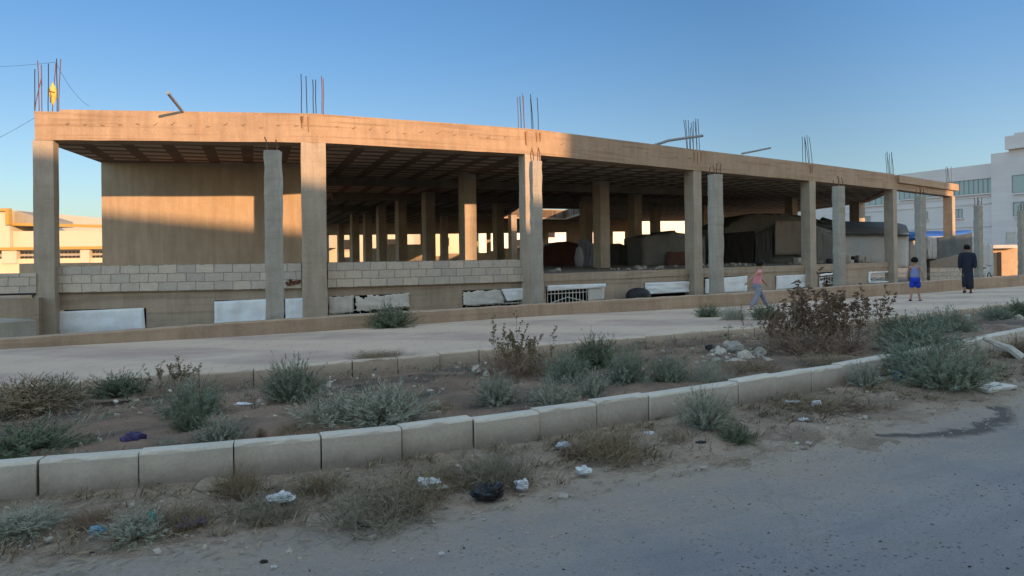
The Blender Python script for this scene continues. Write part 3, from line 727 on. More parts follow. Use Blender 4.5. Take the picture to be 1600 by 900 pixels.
# ---------------------------------------------------------------- pipes on the roof edge, wires, bundle
def rod3(name, pts, r_, m, label, cat): return tag(MB().tube(pts, r_, 8).build(name, m, smooth=False), label, cat)
base, d = fac(290, 178, .05)
rod3('steel_pipe', [(base.x, base.y, ZT + .02), PD(262, 145, base.y - 1.5)], .035, M['steel'], 'short steel pipe sticking out from the roof edge over the first bay', 'pipe')
a_, _ = fac(1025, 226, -.1); 
rod3('steel_pipe', [PD(1022, 227, a_.y - .3), PD(1045, 219.5, a_.y - .2), PD(1075, 215, a_.y), PD(1098, 212, a_.y + .2)], .045, M['steel'], 'long bent grey pipe lying across the rebar on the roof edge above the fourth column', 'pipe')
a_, _ = fac(1165, 240, 0)
rod3('steel_pipe', [PD(1159, 240, a_.y - .2), PD(1180, 236, a_.y), PD(1204, 231, a_.y + .3)], .035, M['steel'], 'thin grey pipe jutting over the roof edge between the fourth and fifth columns', 'pipe')
def wire(p0, p1, sag, label):
    p0, p1 = Vector(p0), Vector(p1); pts = [p0.lerp(p1, t / 14) - Vector((0, 0, sag * 4 * (t / 14) * (1 - t / 14))) for t in range(15)]
    return tag(MB().tube(pts, .0035, 4).build('wire', M['dark']), label, 'wire')
wire(PD(56, 183, 16.3), PD(-260, 275, 22), .5, 'thin black wire leaving the top left corner of the building to the left')
wire(PD(87, 98, 16.3), PD(140, 166, 19), .15, 'thin wire slanting down to the roof from the tallest rebar on the left corner')
wire(PD(87, 97, 16.3), PD(-200, 78, 24), .3, 'faint thin wire leading left from the top of the corner rebar')
mb = MB(); c0 = PD(83, 147, F[0].y - .12)
rings = [[c0 + Vector((.085 * math.sin(max(.12, v / 8 * math.pi * .97)) * math.cos(t * math.pi / 6) * (1 + .25 * noise.noise(Vector((v, t, 2)))), .07 * math.sin(max(.12, v / 8 * math.pi * .97)) * math.sin(t * math.pi / 6), -.27 + .54 * v / 8)) for t in range(12)] for v in range(9)]
bn = thing('hanging_bundle', (c0.x, c0.y, c0.z - .3), 'small yellow bundle tied to the bare rebar on the top left corner', 'bundle')
mb.loft(rings).build('sack', simple('yellow_cloth', (.62, .42, .10), .25, 18), bn, smooth=True)
mb = MB(); mb.tube([c0 + Vector((-.03, -.09, .1)), c0 + Vector((.02, -.1, -.05)), c0 + Vector((-.01, -.08, -.22))], .012, 5); mb.tube([c0 + Vector((-.08, -.07, .06)), c0 + Vector((.08, -.07, .02))], .012, 5); mb.build('strap', M['rust'], bn)

# ---------------------------------------------------------------- neighbour wall on the far left
mb = MB()
nl = thing('boundary_block_wall', (-12, 15, -.3), 'grey block wall with a ledge running off left of the building corner', 'wall')
p0 = PD(-160, 428, 15.4); p1 = PD(56, 424, 16.1)
blockwall('masonry', [p0, p1], .70, 1.20, .2, nl)
p0b = PD(-160, 460, 15.2); p1b = PD(60, 458, 15.9); MB().bar(p0b, p1b, .25, -.3, .64).build('lower_wall', M['basement'], nl)
MB().tube([PD(-160, 464, 15.05), PD(56, 459, 15.8)], .022, 6).build('conduit', M['dark'], nl)
mb = MB(); mb.bar(PD(-60, 505, 13.2), PD(57, 500, 14.4), 1.3, -.3, .28); tag(mb.build('concrete_step', M['pillar'], bevel=.02), 'pale concrete slab lying in the corner between low wall and building at far left', 'slab')
mb = MB(); q0 = PD(30, 415, 22); q1 = PD(176, 417, 22); mb.bar(q0, q1, .25, -.3, PD(100, 411, 22).z); tag(mb.build('garden_wall', M['inner']), 'short brown rendered wall behind the leftmost bay', 'wall')

# ---------------------------------------------------------------- warehouse beyond, far left
DW = 62
def wpt(px, y, D=DW): return PD(px, y, D)
cream = simple('cream_cladding', (.50, .44, .34), .05, 2, .7, .05)
yel = simple('yellow_trim', (.38, .24, .06), .1, 5, .6, .05)
wh = thing('warehouse', (-42, DW, -.3), 'long cream warehouse with yellow trim lit by low sun behind the leftmost column', 'warehouse')
xL, xM, xR = wpt(-330, 350).x, wpt(15, 350).x, wpt(420, 350).x
zt1, zt2, zm, zb = wpt(10, 328).z, wpt(60, 350).z, wpt(80, 388).z, wpt(80, 404).z
MB().prism([(xL, DW), (xM, DW), (xM, DW + 25), (xL, DW + 25)], zm, zt1).build('wall', cream, wh)
MB().prism([(xM + .02, DW + .4), (xR, DW + .4), (xR, DW + 25), (xM + .02, DW + 25)], zm, zt2 - .6).build('wall', cream, wh)
MB().box(((xL + xM) / 2, DW - .1, zt1), (xM - xL + .3, .4, .25)).build('roof_trim', yel, wh)
MB().box((xM, DW - .1, (zt1 + zt2) / 2 - .05), (.3, .45, zt1 - zt2)).build('roof_trim', yel, wh)
mb = MB(); mb.add([(xM, DW + .15, zt2 - .1), (xR, DW + .15, zt2 - .9), (xR, DW + .15, zt2 - .65), (xM, DW + .15, zt2 + .15), (xM, DW + .5, zt2 - .1), (xR, DW + .5, zt2 - .9), (xR, DW + .5, zt2 - .65), (xM, DW + .5, zt2 + .15)], [(0, 1, 2, 3), (4, 7, 6, 5), (0, 4, 5, 1), (3, 2, 6, 7), (0, 3, 7, 4), (1, 5, 6, 2)]); mb.build('roof_trim', yel, wh)
mb = MB(); mb.prism([(xM + .2, DW + .6), (wpt(70, 340).x, DW + .6), (wpt(70, 340).x, DW + 4), (xM + .2, DW + 4)], zt2 - .2, zt2 + .35); mb.add([(xM + .2, DW + .6, zt2 + .35), (wpt(70, 340).x, DW + .6, zt2 + .35), (xM + .2, DW + .6, zt1 - .05), (xM + .2, DW + 4, zt2 + .35), (wpt(70, 340).x, DW + 4, zt2 + .35), (xM + .2, DW + 4, zt1 - .05)], [(0, 1, 2), (3, 5, 4), (1, 4, 5, 2)]); mb.build('clerestory', simple('grey_louvre', (.26, .24, .21), .2, 3), wh)
MB().box(((xL + xR) / 2, DW - .15, zm), (xR - xL, .4, .25)).build('trim_band', yel, wh)
mb = MB(); nwn = 120
for k in range(nwn):
    x0 = xL + (xR - xL) * k / nwn; 
    for r2 in range(2):
        mb.box((x0 + .2, DW + .35, zm - .36 - r2 * .40), (.26, .1, .18))
MB().prism([(xL, DW + .4), (xR, DW + .4), (xR, DW + 1), (xL, DW + 1)], zb - .1, zm).build('screen_wall', simple('grey_screen_blocks', (.33, .31, .28), .2, 2), wh)
tag(mb.build('screen_openings', M['void'], wh), kind='stuff')
for px in (16, 134): x0 = wpt(px, 390).x; MB().box((x0, DW + .1, (zm + zb) / 2 - .2), (1.3 if px == 16 else .8, .5, zm - zb + .4)).build('pier', cream, wh)
MB().prism([(xL, DW), (xR, DW), (xR, DW + .4), (xL, DW + .4)], -.3, zb).build('base_wall', simple('peach_render', (.62, .47, .33), .06, 2), wh)

# houses seen through the openings at the back
def house(x0, x1, y, z1, dp, m, label, cat, rz=0, wins_=()):
    t = thing('distant_house', ((x0 + x1) / 2, y, -.3), label, cat, 'pale houses beyond the unfinished building')
    MB().prism([(x0, y), (x1, y), (x1, y + dp), (x0, y + dp)], -.3, z1).build('wall', m, t)
    MB().prism([(x0 - .1, y - .1), (x1 + .1, y - .1), (x1 + .1, y + dp), (x0 - .1, y + dp)], z1, z1 + .3).build('roof', m, t)
    for (wx, wz, ww, hh) in wins_:
        w_ = MB().box((wx, y - .0, wz), (ww, .12, hh)).build('window', M['void'], t)
        MB().box((wx, y - .08, wz - hh / 2 - .06), (ww + .2, .2, .1)).build('sill', m, w_)
    return t
house(-34, -12, 86, 5.6, 12, cream, 'cream house glimpsed through the left openings of the back wall', 'house', wins_=[(x, 2.9, 1.2, 1.2) for x in (-28, -20, -14.6)])
house(-11, -5.5, 92, 5.2, 10, simple('peach_wall', (.66, .50, .36), .06, 2), 'peach house glimpsed through the middle openings of the back wall', 'house', wins_=[(-8.6, 3.2, .8, 1.1)])
house(-4.5, 9.5, 98, 5.9, 10, simple('white_wall', (.74, .72, .68), .05, 2), 'white house glimpsed past the light well through the back wall', 'house', wins_=[(5.2, 4.2, 1.6, .9), (1.0, 3.0, 1, 1)])
house(11, 26, 104, 7.0, 10, simple('offwhite_wall', (.70, .66, .60), .05, 2), 'off-white house glimpsed left of the fourth column', 'house', wins_=[(14, 3.6, 1.6, 1.2), (20, 3.6, 1.6, 1.2)])

# ---------------------------------------------------------------- white modern building on the right
wb = thing('white_building', (66, 100, -.3), 'large white stone-clad building with green glass ribbon windows, stepping up at the right edge', 'building')
whm, t_, b_n = base_mat('white_cladding', .75); v_ = coords(t_, scale=(1, 1, 1))
br = N(t_, 'ShaderNodeTexBrick', offset=0.0, Scale=1.0); br.inputs['Brick Width'].default_value = 400; br.inputs['Row Height'].default_value = .8; br.inputs['Mortar Size'].default_value = .02
br.inputs['Color1'].default_value = (.50, .485, .48, 1); br.inputs['Color2'].default_value = (.53, .515, .51, 1); br.inputs['Mortar'].default_value = (.46, .45, .445, 1)
mp_ = t_.nodes.new('ShaderNodeMapping'); mp_.inputs['Rotation'].default_value = (R(90), 0, 0); t_.links.new(v_, mp_.inputs[0]); t_.links.new(mp_.outputs[0], br.inputs[0])
t_.links.new(mixc(t_, .4, br.outputs['Color'], ramp(t_, nz(t_, v_, .35, 6), [(.3, (.8, .8, .8)), (.7, (1.06, 1.06, 1.06))]), 'MULTIPLY'), b_n.inputs['Base Color'])
glass = bpy.data.materials.new('green_glass'); glass.use_nodes = True; gb = glass.node_tree.nodes['Principled BSDF']; gb.inputs['Base Color'].default_value = (.26, .33, .32, 1); gb.inputs['Roughness'].default_value = .15; gb.inputs['Specular IOR Level'].default_value = .8
dirB = Vector((5.0, -12.0)).normalized(); A0 = px2(1340, 121); 
nB = Vector((-dirB.y, dirB.x)) * -1          # towards the camera side
if nB.dot(-A0) < 0: nB = -nB
def onB(px, o_=0.0):                                     # point of the façade line (offset o_ towards us) on this picture column
    u = ray(px, 320)[0]; a_ = A0 + nB * o_
    t = (u * a_.y - a_.x) / (dirB.x - u * dirB.y); return a_ + dirB * t
def zB(px, y, o_=0): return CAMZ + ray(px, y)[1] * onB(px, o_).y
def wbox(name, x0, x1, z0, z1, o_, t, m, parent=wb):
    p, q = onB(x0, o_), onB(x1, o_); mb = MB(); mb.prism([p, q, q - nB * t, p - nB * t], z0, z1); return mb.build(name, m, parent)
zp = zB(1500, 263)
wbox('wall', 1180, 1760, -.3, zp, 0, 22, whm)
wbox('parapet', 1178, 1556, zB(1500, 283), zp + .15, .25, .4, whm)
wbox('tower', 1549, 1765, -.3, zB(1560, 240), .5, 14, whm)
wbox('tower_block', 1577, 1765, zB(1560, 240), zB(1590, 214), .5, 10, whm)
wbox('tower_cornice', 1571, 1765, zB(1580, 235), zB(1580, 214.5), 1.4, 11, whm)
wbox('roof_cap', 1586, 1765, zB(1590, 214), zB(1590, 209), .9, 9, whm)
tk = onB(1598, -3); mb = MB(); mb.tube([(tk.x, tk.y, zB(1590, 209)), (tk.x, tk.y, zB(1590, 203))], .8, 16); mb.build('water_tank', M['sheet'], wb)
def ribbon_win(x0, x1, yt, yb, nm, o_=.0):
    xm = (x0 + x1) / 2; z1, z0 = zB(xm, yt, o_), zB(xm, yb, o_)
    w_ = wbox('window', x0, x1, z0, z1, o_ + .06, .2, glass)
    fr = MB()
    for k in range(nm + 1):
        p = onB(x0 + (x1 - x0) * k / nm, o_ + .12); fr.box((p.x, p.y, (z0 + z1) / 2), (.06, .06, z1 - z0), math.atan2(dirB.y, dirB.x))
    for z in (z0, z1):
        p, q = onB(x0, o_ + .14), onB(x1, o_ + .14); fr.prism([p, q, q - nB * .12, p - nB * .12], z - .04, z + .04)
    fr.build('frame', M['steel'] if nm > 1 else whm, w_)
    s_ = MB(); p, q = onB(x0 - 1, o_ + .35), onB(x1 + 1, o_ + .35); s_.prism([p, q, q - nB * .35, p - nB * .35], z0 - .25, z0 - .06); s_.build('sill', whm, w_)
ribbon_win(1484, 1551, 281, 303, 9)
ribbon_win(1405, 1470, 295.5, 309, 8)
ribbon_win(1340, 1396, 309, 320, 6)
ribbon_win(1491, 1503, 327, 340, 2); ribbon_win(1352, 1359, 338, 347, 2); ribbon_win(1440, 1449, 331, 343, 2)
ribbon_win(1582, 1650, 271, 299, 3, .5); ribbon_win(1583, 1650, 314, 336, 3, .5)
ribbon_win(1571, 1586, 363, 381, 1, .5)
for y in (312, 322, 356): wbox('ledge', 1300, 1548, zB(1480, y) - .06, zB(1480, y) + .06, .14, .2, whm)

# ---------------------------------------------------------------- camp under and beside the building
tarp_d = simple('dark_grey_tarpaulin', (.085, .082, .08), .25, 1.5, .8, .3, 8)
tarp_g = simple('grey_tarpaulin', (.17, .168, .16), .22, 1.2, .8, .3, 8, .2)
tarp_w = simple('dirty_white_tarpaulin', (.46, .45, .43), .14, 1.2, .8, .3, 8, .3)
tarp_p = simple('faded_pink_board', (.36, .30, .26), .14, 2, .85, .2, 10)
blue = simple('blue_tarpaulin', (.035, .12, .36), .15, 2, .6, .3, 8)
def panel(D0, D1, pts, m, name, parent, t=.06, amp=.05, seed=0):
    """upright wrinkled panel: outline corners in the picture, distance running from D0 to D1"""
    xs = [p[0] for p in pts]; x0, x1 = min(xs), max(xs)
    top = [p for p in pts if p[2] == 't']; bot = [p for p in pts if p[2] == 'b']
    def yat(l, x):
        for a_, b_ in zip(l[:-1], l[1:]):
            if a_[0] <= x <= b_[0]: return a_[1] + (b_[1] - a_[1]) * (x - a_[0]) / max(1e-6, b_[0] - a_[0])
        return l[0][1] if x < l[0][0] else l[-1][1]
    nu, nv = 22, 8; vs = []
    for i in range(nu + 1):
        x = x0 + (x1 - x0) * i / nu; D = D0 + (D1 - D0) * i / nu
        ya, yb = yat(top, x), yat(bot, x)
        for j in range(nv + 1):
            p = PD(x, ya + (yb - ya) * j / nv, D); p.y += amp * noise.fractal(Vector((i * .35, j * .4, seed)), .8, 2, 3); vs.append(p)
    fs = [(i * (nv + 1) + j, i * (nv + 1) + j + 1, (i + 1) * (nv + 1) + j + 1, (i + 1) * (nv + 1) + j) for i in range(nu) for j in range(nv)]
    mb = MB(); mb.add(vs, fs); o = mb.build(name, m, parent, smooth=True)
    s_ = o.modifiers.new('thick', 'SOLIDIFY'); s_.thickness = t; return o
def T(*l): return [(x, y, 't') for x, y in l]
def B(*l): return [(x, y, 'b') for x, y in l]
def roofsheet(front, back, m, name, parent):
    mb = MB(); n = len(front); mb.add(front + back, [(i, i + 1, n + i + 1, n + i) for i in range(n - 1)]); o = mb.build(name, m, parent, smooth=True)
    s_ = o.modifiers.new('thick', 'SOLIDIFY'); s_.thickness = .07; return o
def tentbody(t, D0, D1, top, m, depth=3.5, ybot=416, seed=0, roofm=None):
    panel(D0, D1, T(*top) + B((top[0][0], ybot), (top[-1][0], ybot)), m, 'front_panel', t, seed=seed)
    n = len(top); fr = [PD(x, y, D0 + (D1 - D0) * (x - top[0][0]) / (top[-1][0] - top[0][0])) for x, y in top]
    bk = [p + Vector((-.3, depth, .0)) for p in fr]; roofsheet(fr, bk, roofm or m, 'roof_sheet', t)
    for (p, q) in ((fr[0], bk[0]), (fr[-1], bk[-1])):
        mb = MB(); mb.add([p, q, (q.x, q.y, ZS), (p.x, p.y, ZS)], [(0, 1, 2, 3)]); o = mb.build('side_panel', m, t); o.modifiers.new('thick', 'SOLIDIFY').thickness = .05
    mb = MB(); mb.add([bk[0], bk[-1], (bk[-1].x, bk[-1].y, ZS), (bk[0].x, bk[0].y, ZS)], [(0, 1, 2, 3)]); o = mb.build('back_panel', m, t); o.modifiers.new('thick', 'SOLIDIFY').thickness = .05
# big dark tent with a doorway and pale window panel
tA = thing('tent', (13.5, 34.5, ZS), 'big dark grey tarpaulin tent with black doorway, standing in the fourth bay behind the girl', 'tent', 'tarpaulin shelters')
tentbody(tA, 35.5, 34.5, [(1128, 356), (1150, 345), (1172, 334), (1190, 333), (1225, 334), (1262, 338), (1292, 347)], tarp_g, 4.5, 418, 3, tarp_d)
panel(35.3, 34.9, T((1126, 365), (1178, 361)) + B((1126, 416), (1178, 416)), M['void'], 'doorway', tA)
panel(34.9, 34.6, T((1180, 366), (1206, 352)) + B((1180, 416), (1206, 416)), tarp_d, 'flap', tA, seed=2)
panel(34.7, 34.4, T((1211, 345), (1254, 346)) + B((1211, 398), (1254, 398)), tarp_p, 'patch_panel', tA, seed=4)
# pale tent with dark roof
tB = thing('tent', (17.5, 36, ZS), 'long dirty white tent with dark grey roof sheet in the fifth bay', 'tent', 'tarpaulin shelters')
panel(33.6, 33.2, T((1275, 352), (1300, 357), (1322, 366), (1420, 364)) + B((1275, 419), (1420, 419)), tarp_w, 'front_panel', tB, seed=7)
panel(33.4, 33.3, T((1276, 356), (1302, 366)) + B((1276, 415), (1302, 415)), tarp_g, 'flap', tB, seed=8)
roofsheet([PD(1274, 349, 33.4), PD(1300, 355, 33.3), PD(1323, 364, 33.1), PD(1400, 365, 33.0), PD(1422, 367, 32.9)], [PD(1285, 339, 36.5), PD(1305, 345, 36.5), PD(1330, 346, 36.5), PD(1398, 347, 36.5), PD(1416, 352, 36.5)], tarp_d, 'roof_sheet', tB)
# tents deeper in the building
tC = thing('tent', (6, 33, ZS), 'square charcoal shelter with a ragged top left of the fourth column', 'tent', 'tarpaulin shelters')
tentbody(tC, 31.5, 31.5, [(1003, 371), (1010, 368), (1028, 365), (1048, 364), (1049, 360), (1055, 360), (1056, 363), (1078, 366), (1100, 368)], tarp_g, 3.2, 419, 11, tarp_d)
panel(31.2, 31.2, T((1043, 393), (1076, 394)) + B((1043, 418), (1076, 418)), simple('maroon_cloth', (.12, .06, .05), .2, 3), 'door_cloth', tC)
tD = thing('tent', (5, 36, ZS), 'low dark green-grey dome shelter between the two brown inner columns', 'tent', 'tarpaulin shelters')
tentbody(tD, 34, 34, [(950, 386), (960, 381), (968, 380), (978, 384), (1000, 386)], tarp_d, 3, 419, 13)
tE = thing('tent', (1, 34, ZS), 'dark maroon shelter with a low gable seen right of the second free-standing pillar', 'tent', 'tarpaulin shelters')
tentbody(tE, 35, 35, [(850, 385), (862, 384), (872, 378), (886, 377), (900, 380), (912, 383)], simple('maroon_tarpaulin', (.085, .035, .03), .2, 2), 3, 419, 15)
t_b = thing('hanging_cloth', (3, 31, ZS), 'blue-grey cloth hung between two inner columns right of the maroon shelter', 'cloth')
panel(30.5, 30.5, T((903, 376), (912, 372), (928, 381), (934, 383)) + B((903, 419), (934, 419)), simple('blue_grey_cloth', (.16, .18, .23), .2, 3), 'sheet', t_b, seed=21)
ps = PD(905, 418, 29.8); mb = MB(); mb.loft([[Vector((ps.x + r0 * math.cos(a * math.pi / 4), ps.y + r0 * .6 * math.sin(a * math.pi / 4), z)) for a in range(8)] for z, r0 in ((ZS, .15), (ZS + .4, .2), (ZS + .8, .12), (ZS + .85, .04))])
tag(mb.build('sack', simple('pale_lilac_sack', (.30, .30, .36), .2, 5), smooth=True), 'pale sack standing at the foot of the blue-grey hanging cloth', 'sack')
# blue roofed stall and grey shelter outside, with block base
tF = thing('shelter', (21.5, 38, -.3), 'shelter with a bright blue tarpaulin roof beyond the boy, beside the canopy column', 'shelter', 'tarpaulin shelters')
roofsheet([PD(1418, 372, 39), PD(1450, 372, 39), PD(1485, 371, 39), PD(1520, 366, 39)], [PD(1416, 362, 42), PD(1450, 361, 42), PD(1485, 361, 42), PD(1517, 359, 42)], blue, 'roof_sheet', tF)
panel(39.3, 39.3, T((1420, 371), (1516, 368)) + B((1420, 440), (1516, 440)), tarp_w, 'front_panel', tF, seed=25)
tG = thing('shelter', (22.5, 36, -.3), 'leaning grey tarpaulin shelter on a block base behind the man in the dark robe', 'shelter', 'tarpaulin shelters')
panel(37.2, 36.8, T((1464, 371), (1500, 367), (1520, 363), (1528, 372)) + B((1464, 434), (1528, 434)), tarp_g, 'front_panel', tG, seed=27)
panel(36.2, 36.0, T((1519, 364), (1532, 366), (1541, 380)) + B((1519, 434), (1552, 434)), tarp_w, 'side_panel', tG, seed=28)
panel(36.9, 36.9, T((1449, 370), (1462, 371)) + B((1450, 405), (1464, 405)), tarp_w, 'door_cloth', tG, seed=29)
panel(37.3, 37.3, T((1447, 372), (1462, 372)) + B((1447, 436), (1462, 436)), M['void'], 'doorway', tG, seed=30)
a0, a1 = PD(1453, 430, 35.6), PD(1512, 430, 35.6); blockwall('block_base', [a0, a1], -.3, PD(1480, 418, 35.6).z, .2, tG); 
a0 = PD(1453, 430, 35.8); a1 = PD(1512, 430, 35.8); panel(35.7, 35.7, T((1453, 408), (1475, 403), (1505, 397)) + B((1453, 418.2), (1505, 418.2)), M['block'], 'stacked_blocks', tG, amp=.02)
tH = thing('hut', (31, 45, -.3), 'small orange block hut with a dark doorway, lit by the sun at the right edge', 'hut')
hm = simple('ochre_block', (.50, .35, .22), .15, 2, .9, .3, 8)
p0, p1 = px2(1546, 46), px2(1592, 45.5); mb = MB(); mb.bar(p0, p1, 3.5, -.3, PD(1570, 388, 45.6).z); mb.build('wall', hm, tH)
mb = MB(); mb.bar(px2(1543, 45.6), px2(1590, 45.1), 4.2, PD(1570, 388, 45.4).z + .01, PD(1570, 385, 45.4).z + .1); mb.build('roof', M['oldsheet'], tH)
mb = MB(); mb.bar(px2(1558, 45.7), px2(1564.5, 45.6), .1, -.3, PD(1560, 394, 45.4).z); mb.build('door', M['void'], tH)
# clutter along the floor edge
r_ = random.Random(12)
crates = [(1273, 409, .35, 'grey'), (1284, 408, .3, 'white'), (1322, 408, .25, 'dark'), (1333, 409, .4, 'grey'), (1350, 407, .45, 'white'), (1360, 406, .35, 'dark'), (1370, 408, .4, 'grey'), (1380, 409, .3, 'white')]
clab = ['broken grey block on the floor edge just right of the fifth building column', 'pale block on the floor edge left of the fourth free-standing pillar', 'dark lump on the floor edge just right of the fourth free-standing pillar', 'grey block lying second right of the fourth free-standing pillar', 'pale upright block in the middle of the row before the white tent', 'dark lump atop the row of blocks before the white tent', 'grey block in the row before the white tent, two from the sixth column', 'pale block nearest the sixth building column']
for (px, y, s_, kd), lb in zip(crates, clab):
    p, d = fac(px, 410, -.75); m_ = {'grey': M['pillar'], 'white': M['stone'], 'dark': M['dark']}[kd]
    mb = MB(); mb.box((p.x, p.y, ZS + s_ * .42), (s_ * .8, s_ * .6, s_ * .84), r_.uniform(0, 1.5)); mb.box((p.x + s_ * .2, p.y - s_ * .2, ZS + s_ * .15), (s_ * .7, s_ * .4, s_ * .3), r_.uniform(0, 3))
    tag(mb.build('block_pile', m_, bevel=.02), lb, 'block', 'blocks and lumps on the floor edge')
mb = MB()
for k in range(60):
    px = r_.choice([r_.uniform(860, 935), r_.uniform(1000, 1070), r_.uniform(1130, 1170), r_.uniform(1180, 1250), r_.uniform(1270, 1390)]); p, d = fac(px, 412, -r_.uniform(.6, 2.2)); s_ = r_.uniform(.05, .2)
    mb.box((p.x, p.y, ZS + s_ * .3), (s_, s_ * .8, s_ * .6), r_.uniform(0, 3), r_.uniform(-.4, .4))
tag(mb.build('rubble', M['pillar'], bevel=.01), kind='stuff', label='scattered broken masonry along the open floor edge')
# bicycle wheel and handlebar propped behind the low wall
bk = thing('bicycle', (18, 27.5, 0), 'grey bicycle leaning on the low wall right of the man', 'bicycle')
pw = PZ(1548, 447, .0); pb = cross_at(off(W_, .3), ray(1548, 430)[0]); cz = .62
def ring3(c, r0, tr, d, k=20):
    mb = MB(); pts = [c + Vector((d.x * r0 * math.cos(a * 2 * math.pi / k), d.y * r0 * math.cos(a * 2 * math.pi / k), r0 * math.sin(a * 2 * math.pi / k))) for a in range(k + 1)]; return mb.tube(pts, tr, 5)
dl = Vector((.75, .66))
c1 = Vector((pb.x - .35, pb.y, .25)); c2 = c1 + Vector((dl.x * .95, dl.y * .95, 0))
for c_ in (c1, c2): 
    w_ = ring3(c_, .3, .022, dl).build('wheel', M['dark'], bk)
    mb = MB()
    for a in range(8): mb.tube([c_, c_ + Vector((dl.x * math.cos(a * math.pi / 4), dl.y * math.cos(a * math.pi / 4), math.sin(a * math.pi / 4))) * .29], .003, 3)
    mb.build('spokes', M['steel'], w_)
mb = MB(); s1 = c1 + Vector((dl.x * .32, dl.y * .32, .42)); s2 = c2 + Vector((-dl.x * .1, -dl.y * .1, .48)); bb = c1 + Vector((dl.x * .4, dl.y * .4, 0))
for p, q in ((c1, s1), (c1, bb), (bb, s1), (bb, s2), (s1, s2), (s2, c2)): mb.tube([p, q], .018, 6)
mb.build('frame', M['grille'], bk)
MB().tube([s2 + Vector((-.05, -.25, .12)), s2 + Vector((0, 0, .08)), s2 + Vector((.1, .25, .14))], .015, 6).build('handlebar', M['steel'], bk)
MB().box(s1 + Vector((0, 0, .07)), (.24, .12, .05), .7).build('saddle', M['dark'], bk)

# ---------------------------------------------------------------- buildings across the road (behind the camera) that shade the street
ob = thing('house_across_road', (8, -26, -.3), 'long rendered house across the road with a roof sloping gently down', 'house')
mb = MB(); x0, x1 = -14, 36.6; mb.add([(x0, -20, -.3), (x1, -20, -.3), (x1, -20, 10.6), (x0, -20, 14.3), (x0, -32, -.3), (x1, -32, -.3), (x1, -32, 10.4), (x0, -32, 14.0)], [(0, 3, 2, 1), (4, 5, 6, 7), (0, 1, 5, 4), (2, 3, 7, 6), (0, 4, 7, 3), (1, 2, 6, 5)]); mb.build('wall', M['inner'], ob)
for k in range(7):
    for z in (1.6, 4.8, 8.0):
        w_ = MB().box((-10 + k * 5.4, -19.98, z), (1.5, .12, 1.4)).build('window', glass, ob); MB().box((-10 + k * 5.4, -19.9, z - .78), (1.8, .3, .12)).build('sill', M['pillar'], w_)
oc = thing('flats_across_road', (43, -26, -.3), 'tall block of flats across the road standing right of the sloping house', 'building')
MB().prism([(36.8, -34), (59.6, -34), (59.6, -20), (36.8, -20)], -.3, 19.6).build('wall', M['pillar'], oc)
MB().prism([(59.65, -34), (69, -34), (69, -20.5), (59.65, -20.5)], -.3, 15.6).build('wall', M['pillar'], oc)
for k in range(4):
    for z in (1.6, 4.8, 8.0, 11.2, 14.4, 17.4):
        w_ = MB().box((40 + k * 5, -19.98, z), (1.6, .12, 1.4)).build('window', glass, oc); MB().box((40 + k * 5, -19.9, z - .78), (1.9, .3, .12)).build('sill', M['pillar'], w_)
#PART2

# ---------------------------------------------------------------- plants
def ribbon_strip(mb, pts, w0, w1, side):
    n = len(pts); vs = []
    for i, p in enumerate(pts):
        w_ = w0 + (w1 - w0) * i / (n - 1); vs += [p - side * w_ / 2, p + side * w_ / 2]
    mb.add(vs, [(2 * i, 2 * i + 1, 2 * i + 3, 2 * i + 2) for i in range(n - 1)])
def feather(seed, stems=90, leaves=16, spread=1.0, lw=.007, ll=.055, stiff=.5):
    """unit bush (radius about 1, height about 1): arching stems carrying small narrow leaves"""
    r_ = random.Random(seed); mb = MB()
    for s_ in range(stems):
        az = r_.uniform(0, 6.283); el = math.acos(r_.uniform(.05, 1) ** .8) * spread; L = r_.uniform(.6, 1.1)
        d = Vector((math.cos(az) * math.sin(el), math.sin(az) * math.sin(el), math.cos(el)))
        b0 = Vector((r_.gauss(0, .10), r_.gauss(0, .10), 0)); pts = []
        bend = Vector((r_.gauss(0, .12), r_.gauss(0, .12), r_.uniform(-.05, .25) * stiff))
        for q in range(6):
            f = q / 5; pts.append(b0 + d * L * f + bend * f * f)
        side = d.cross(Vector((r_.uniform(-1, 1), r_.uniform(-1, 1), r_.uniform(-1, 1)))).normalized()
        ribbon_strip(mb, pts, .011, .004, side)
        for q in range(leaves):
            f = r_.uniform(.18, 1) ; i = min(4, int(f * 5)); p = pts[i].lerp(pts[i + 1], f * 5 - i)
            t = (pts[i + 1] - pts[i]).normalized(); o_ = Vector((r_.gauss(0, 1), r_.gauss(0, 1), r_.gauss(0, 1))); dd = (t * .8 + (o_ - t * o_.dot(t)).normalized() * .75).normalized()
            l_ = ll * r_.uniform(.6, 1.5); sd_ = dd.cross(o_).normalized()
            mb.add([p - sd_ * lw / 2, p + sd_ * lw / 2, p + dd * l_ + sd_ * lw * .3, p + dd * l_ - sd_ * lw * .3], [(0, 1, 2, 3)])
    return mb
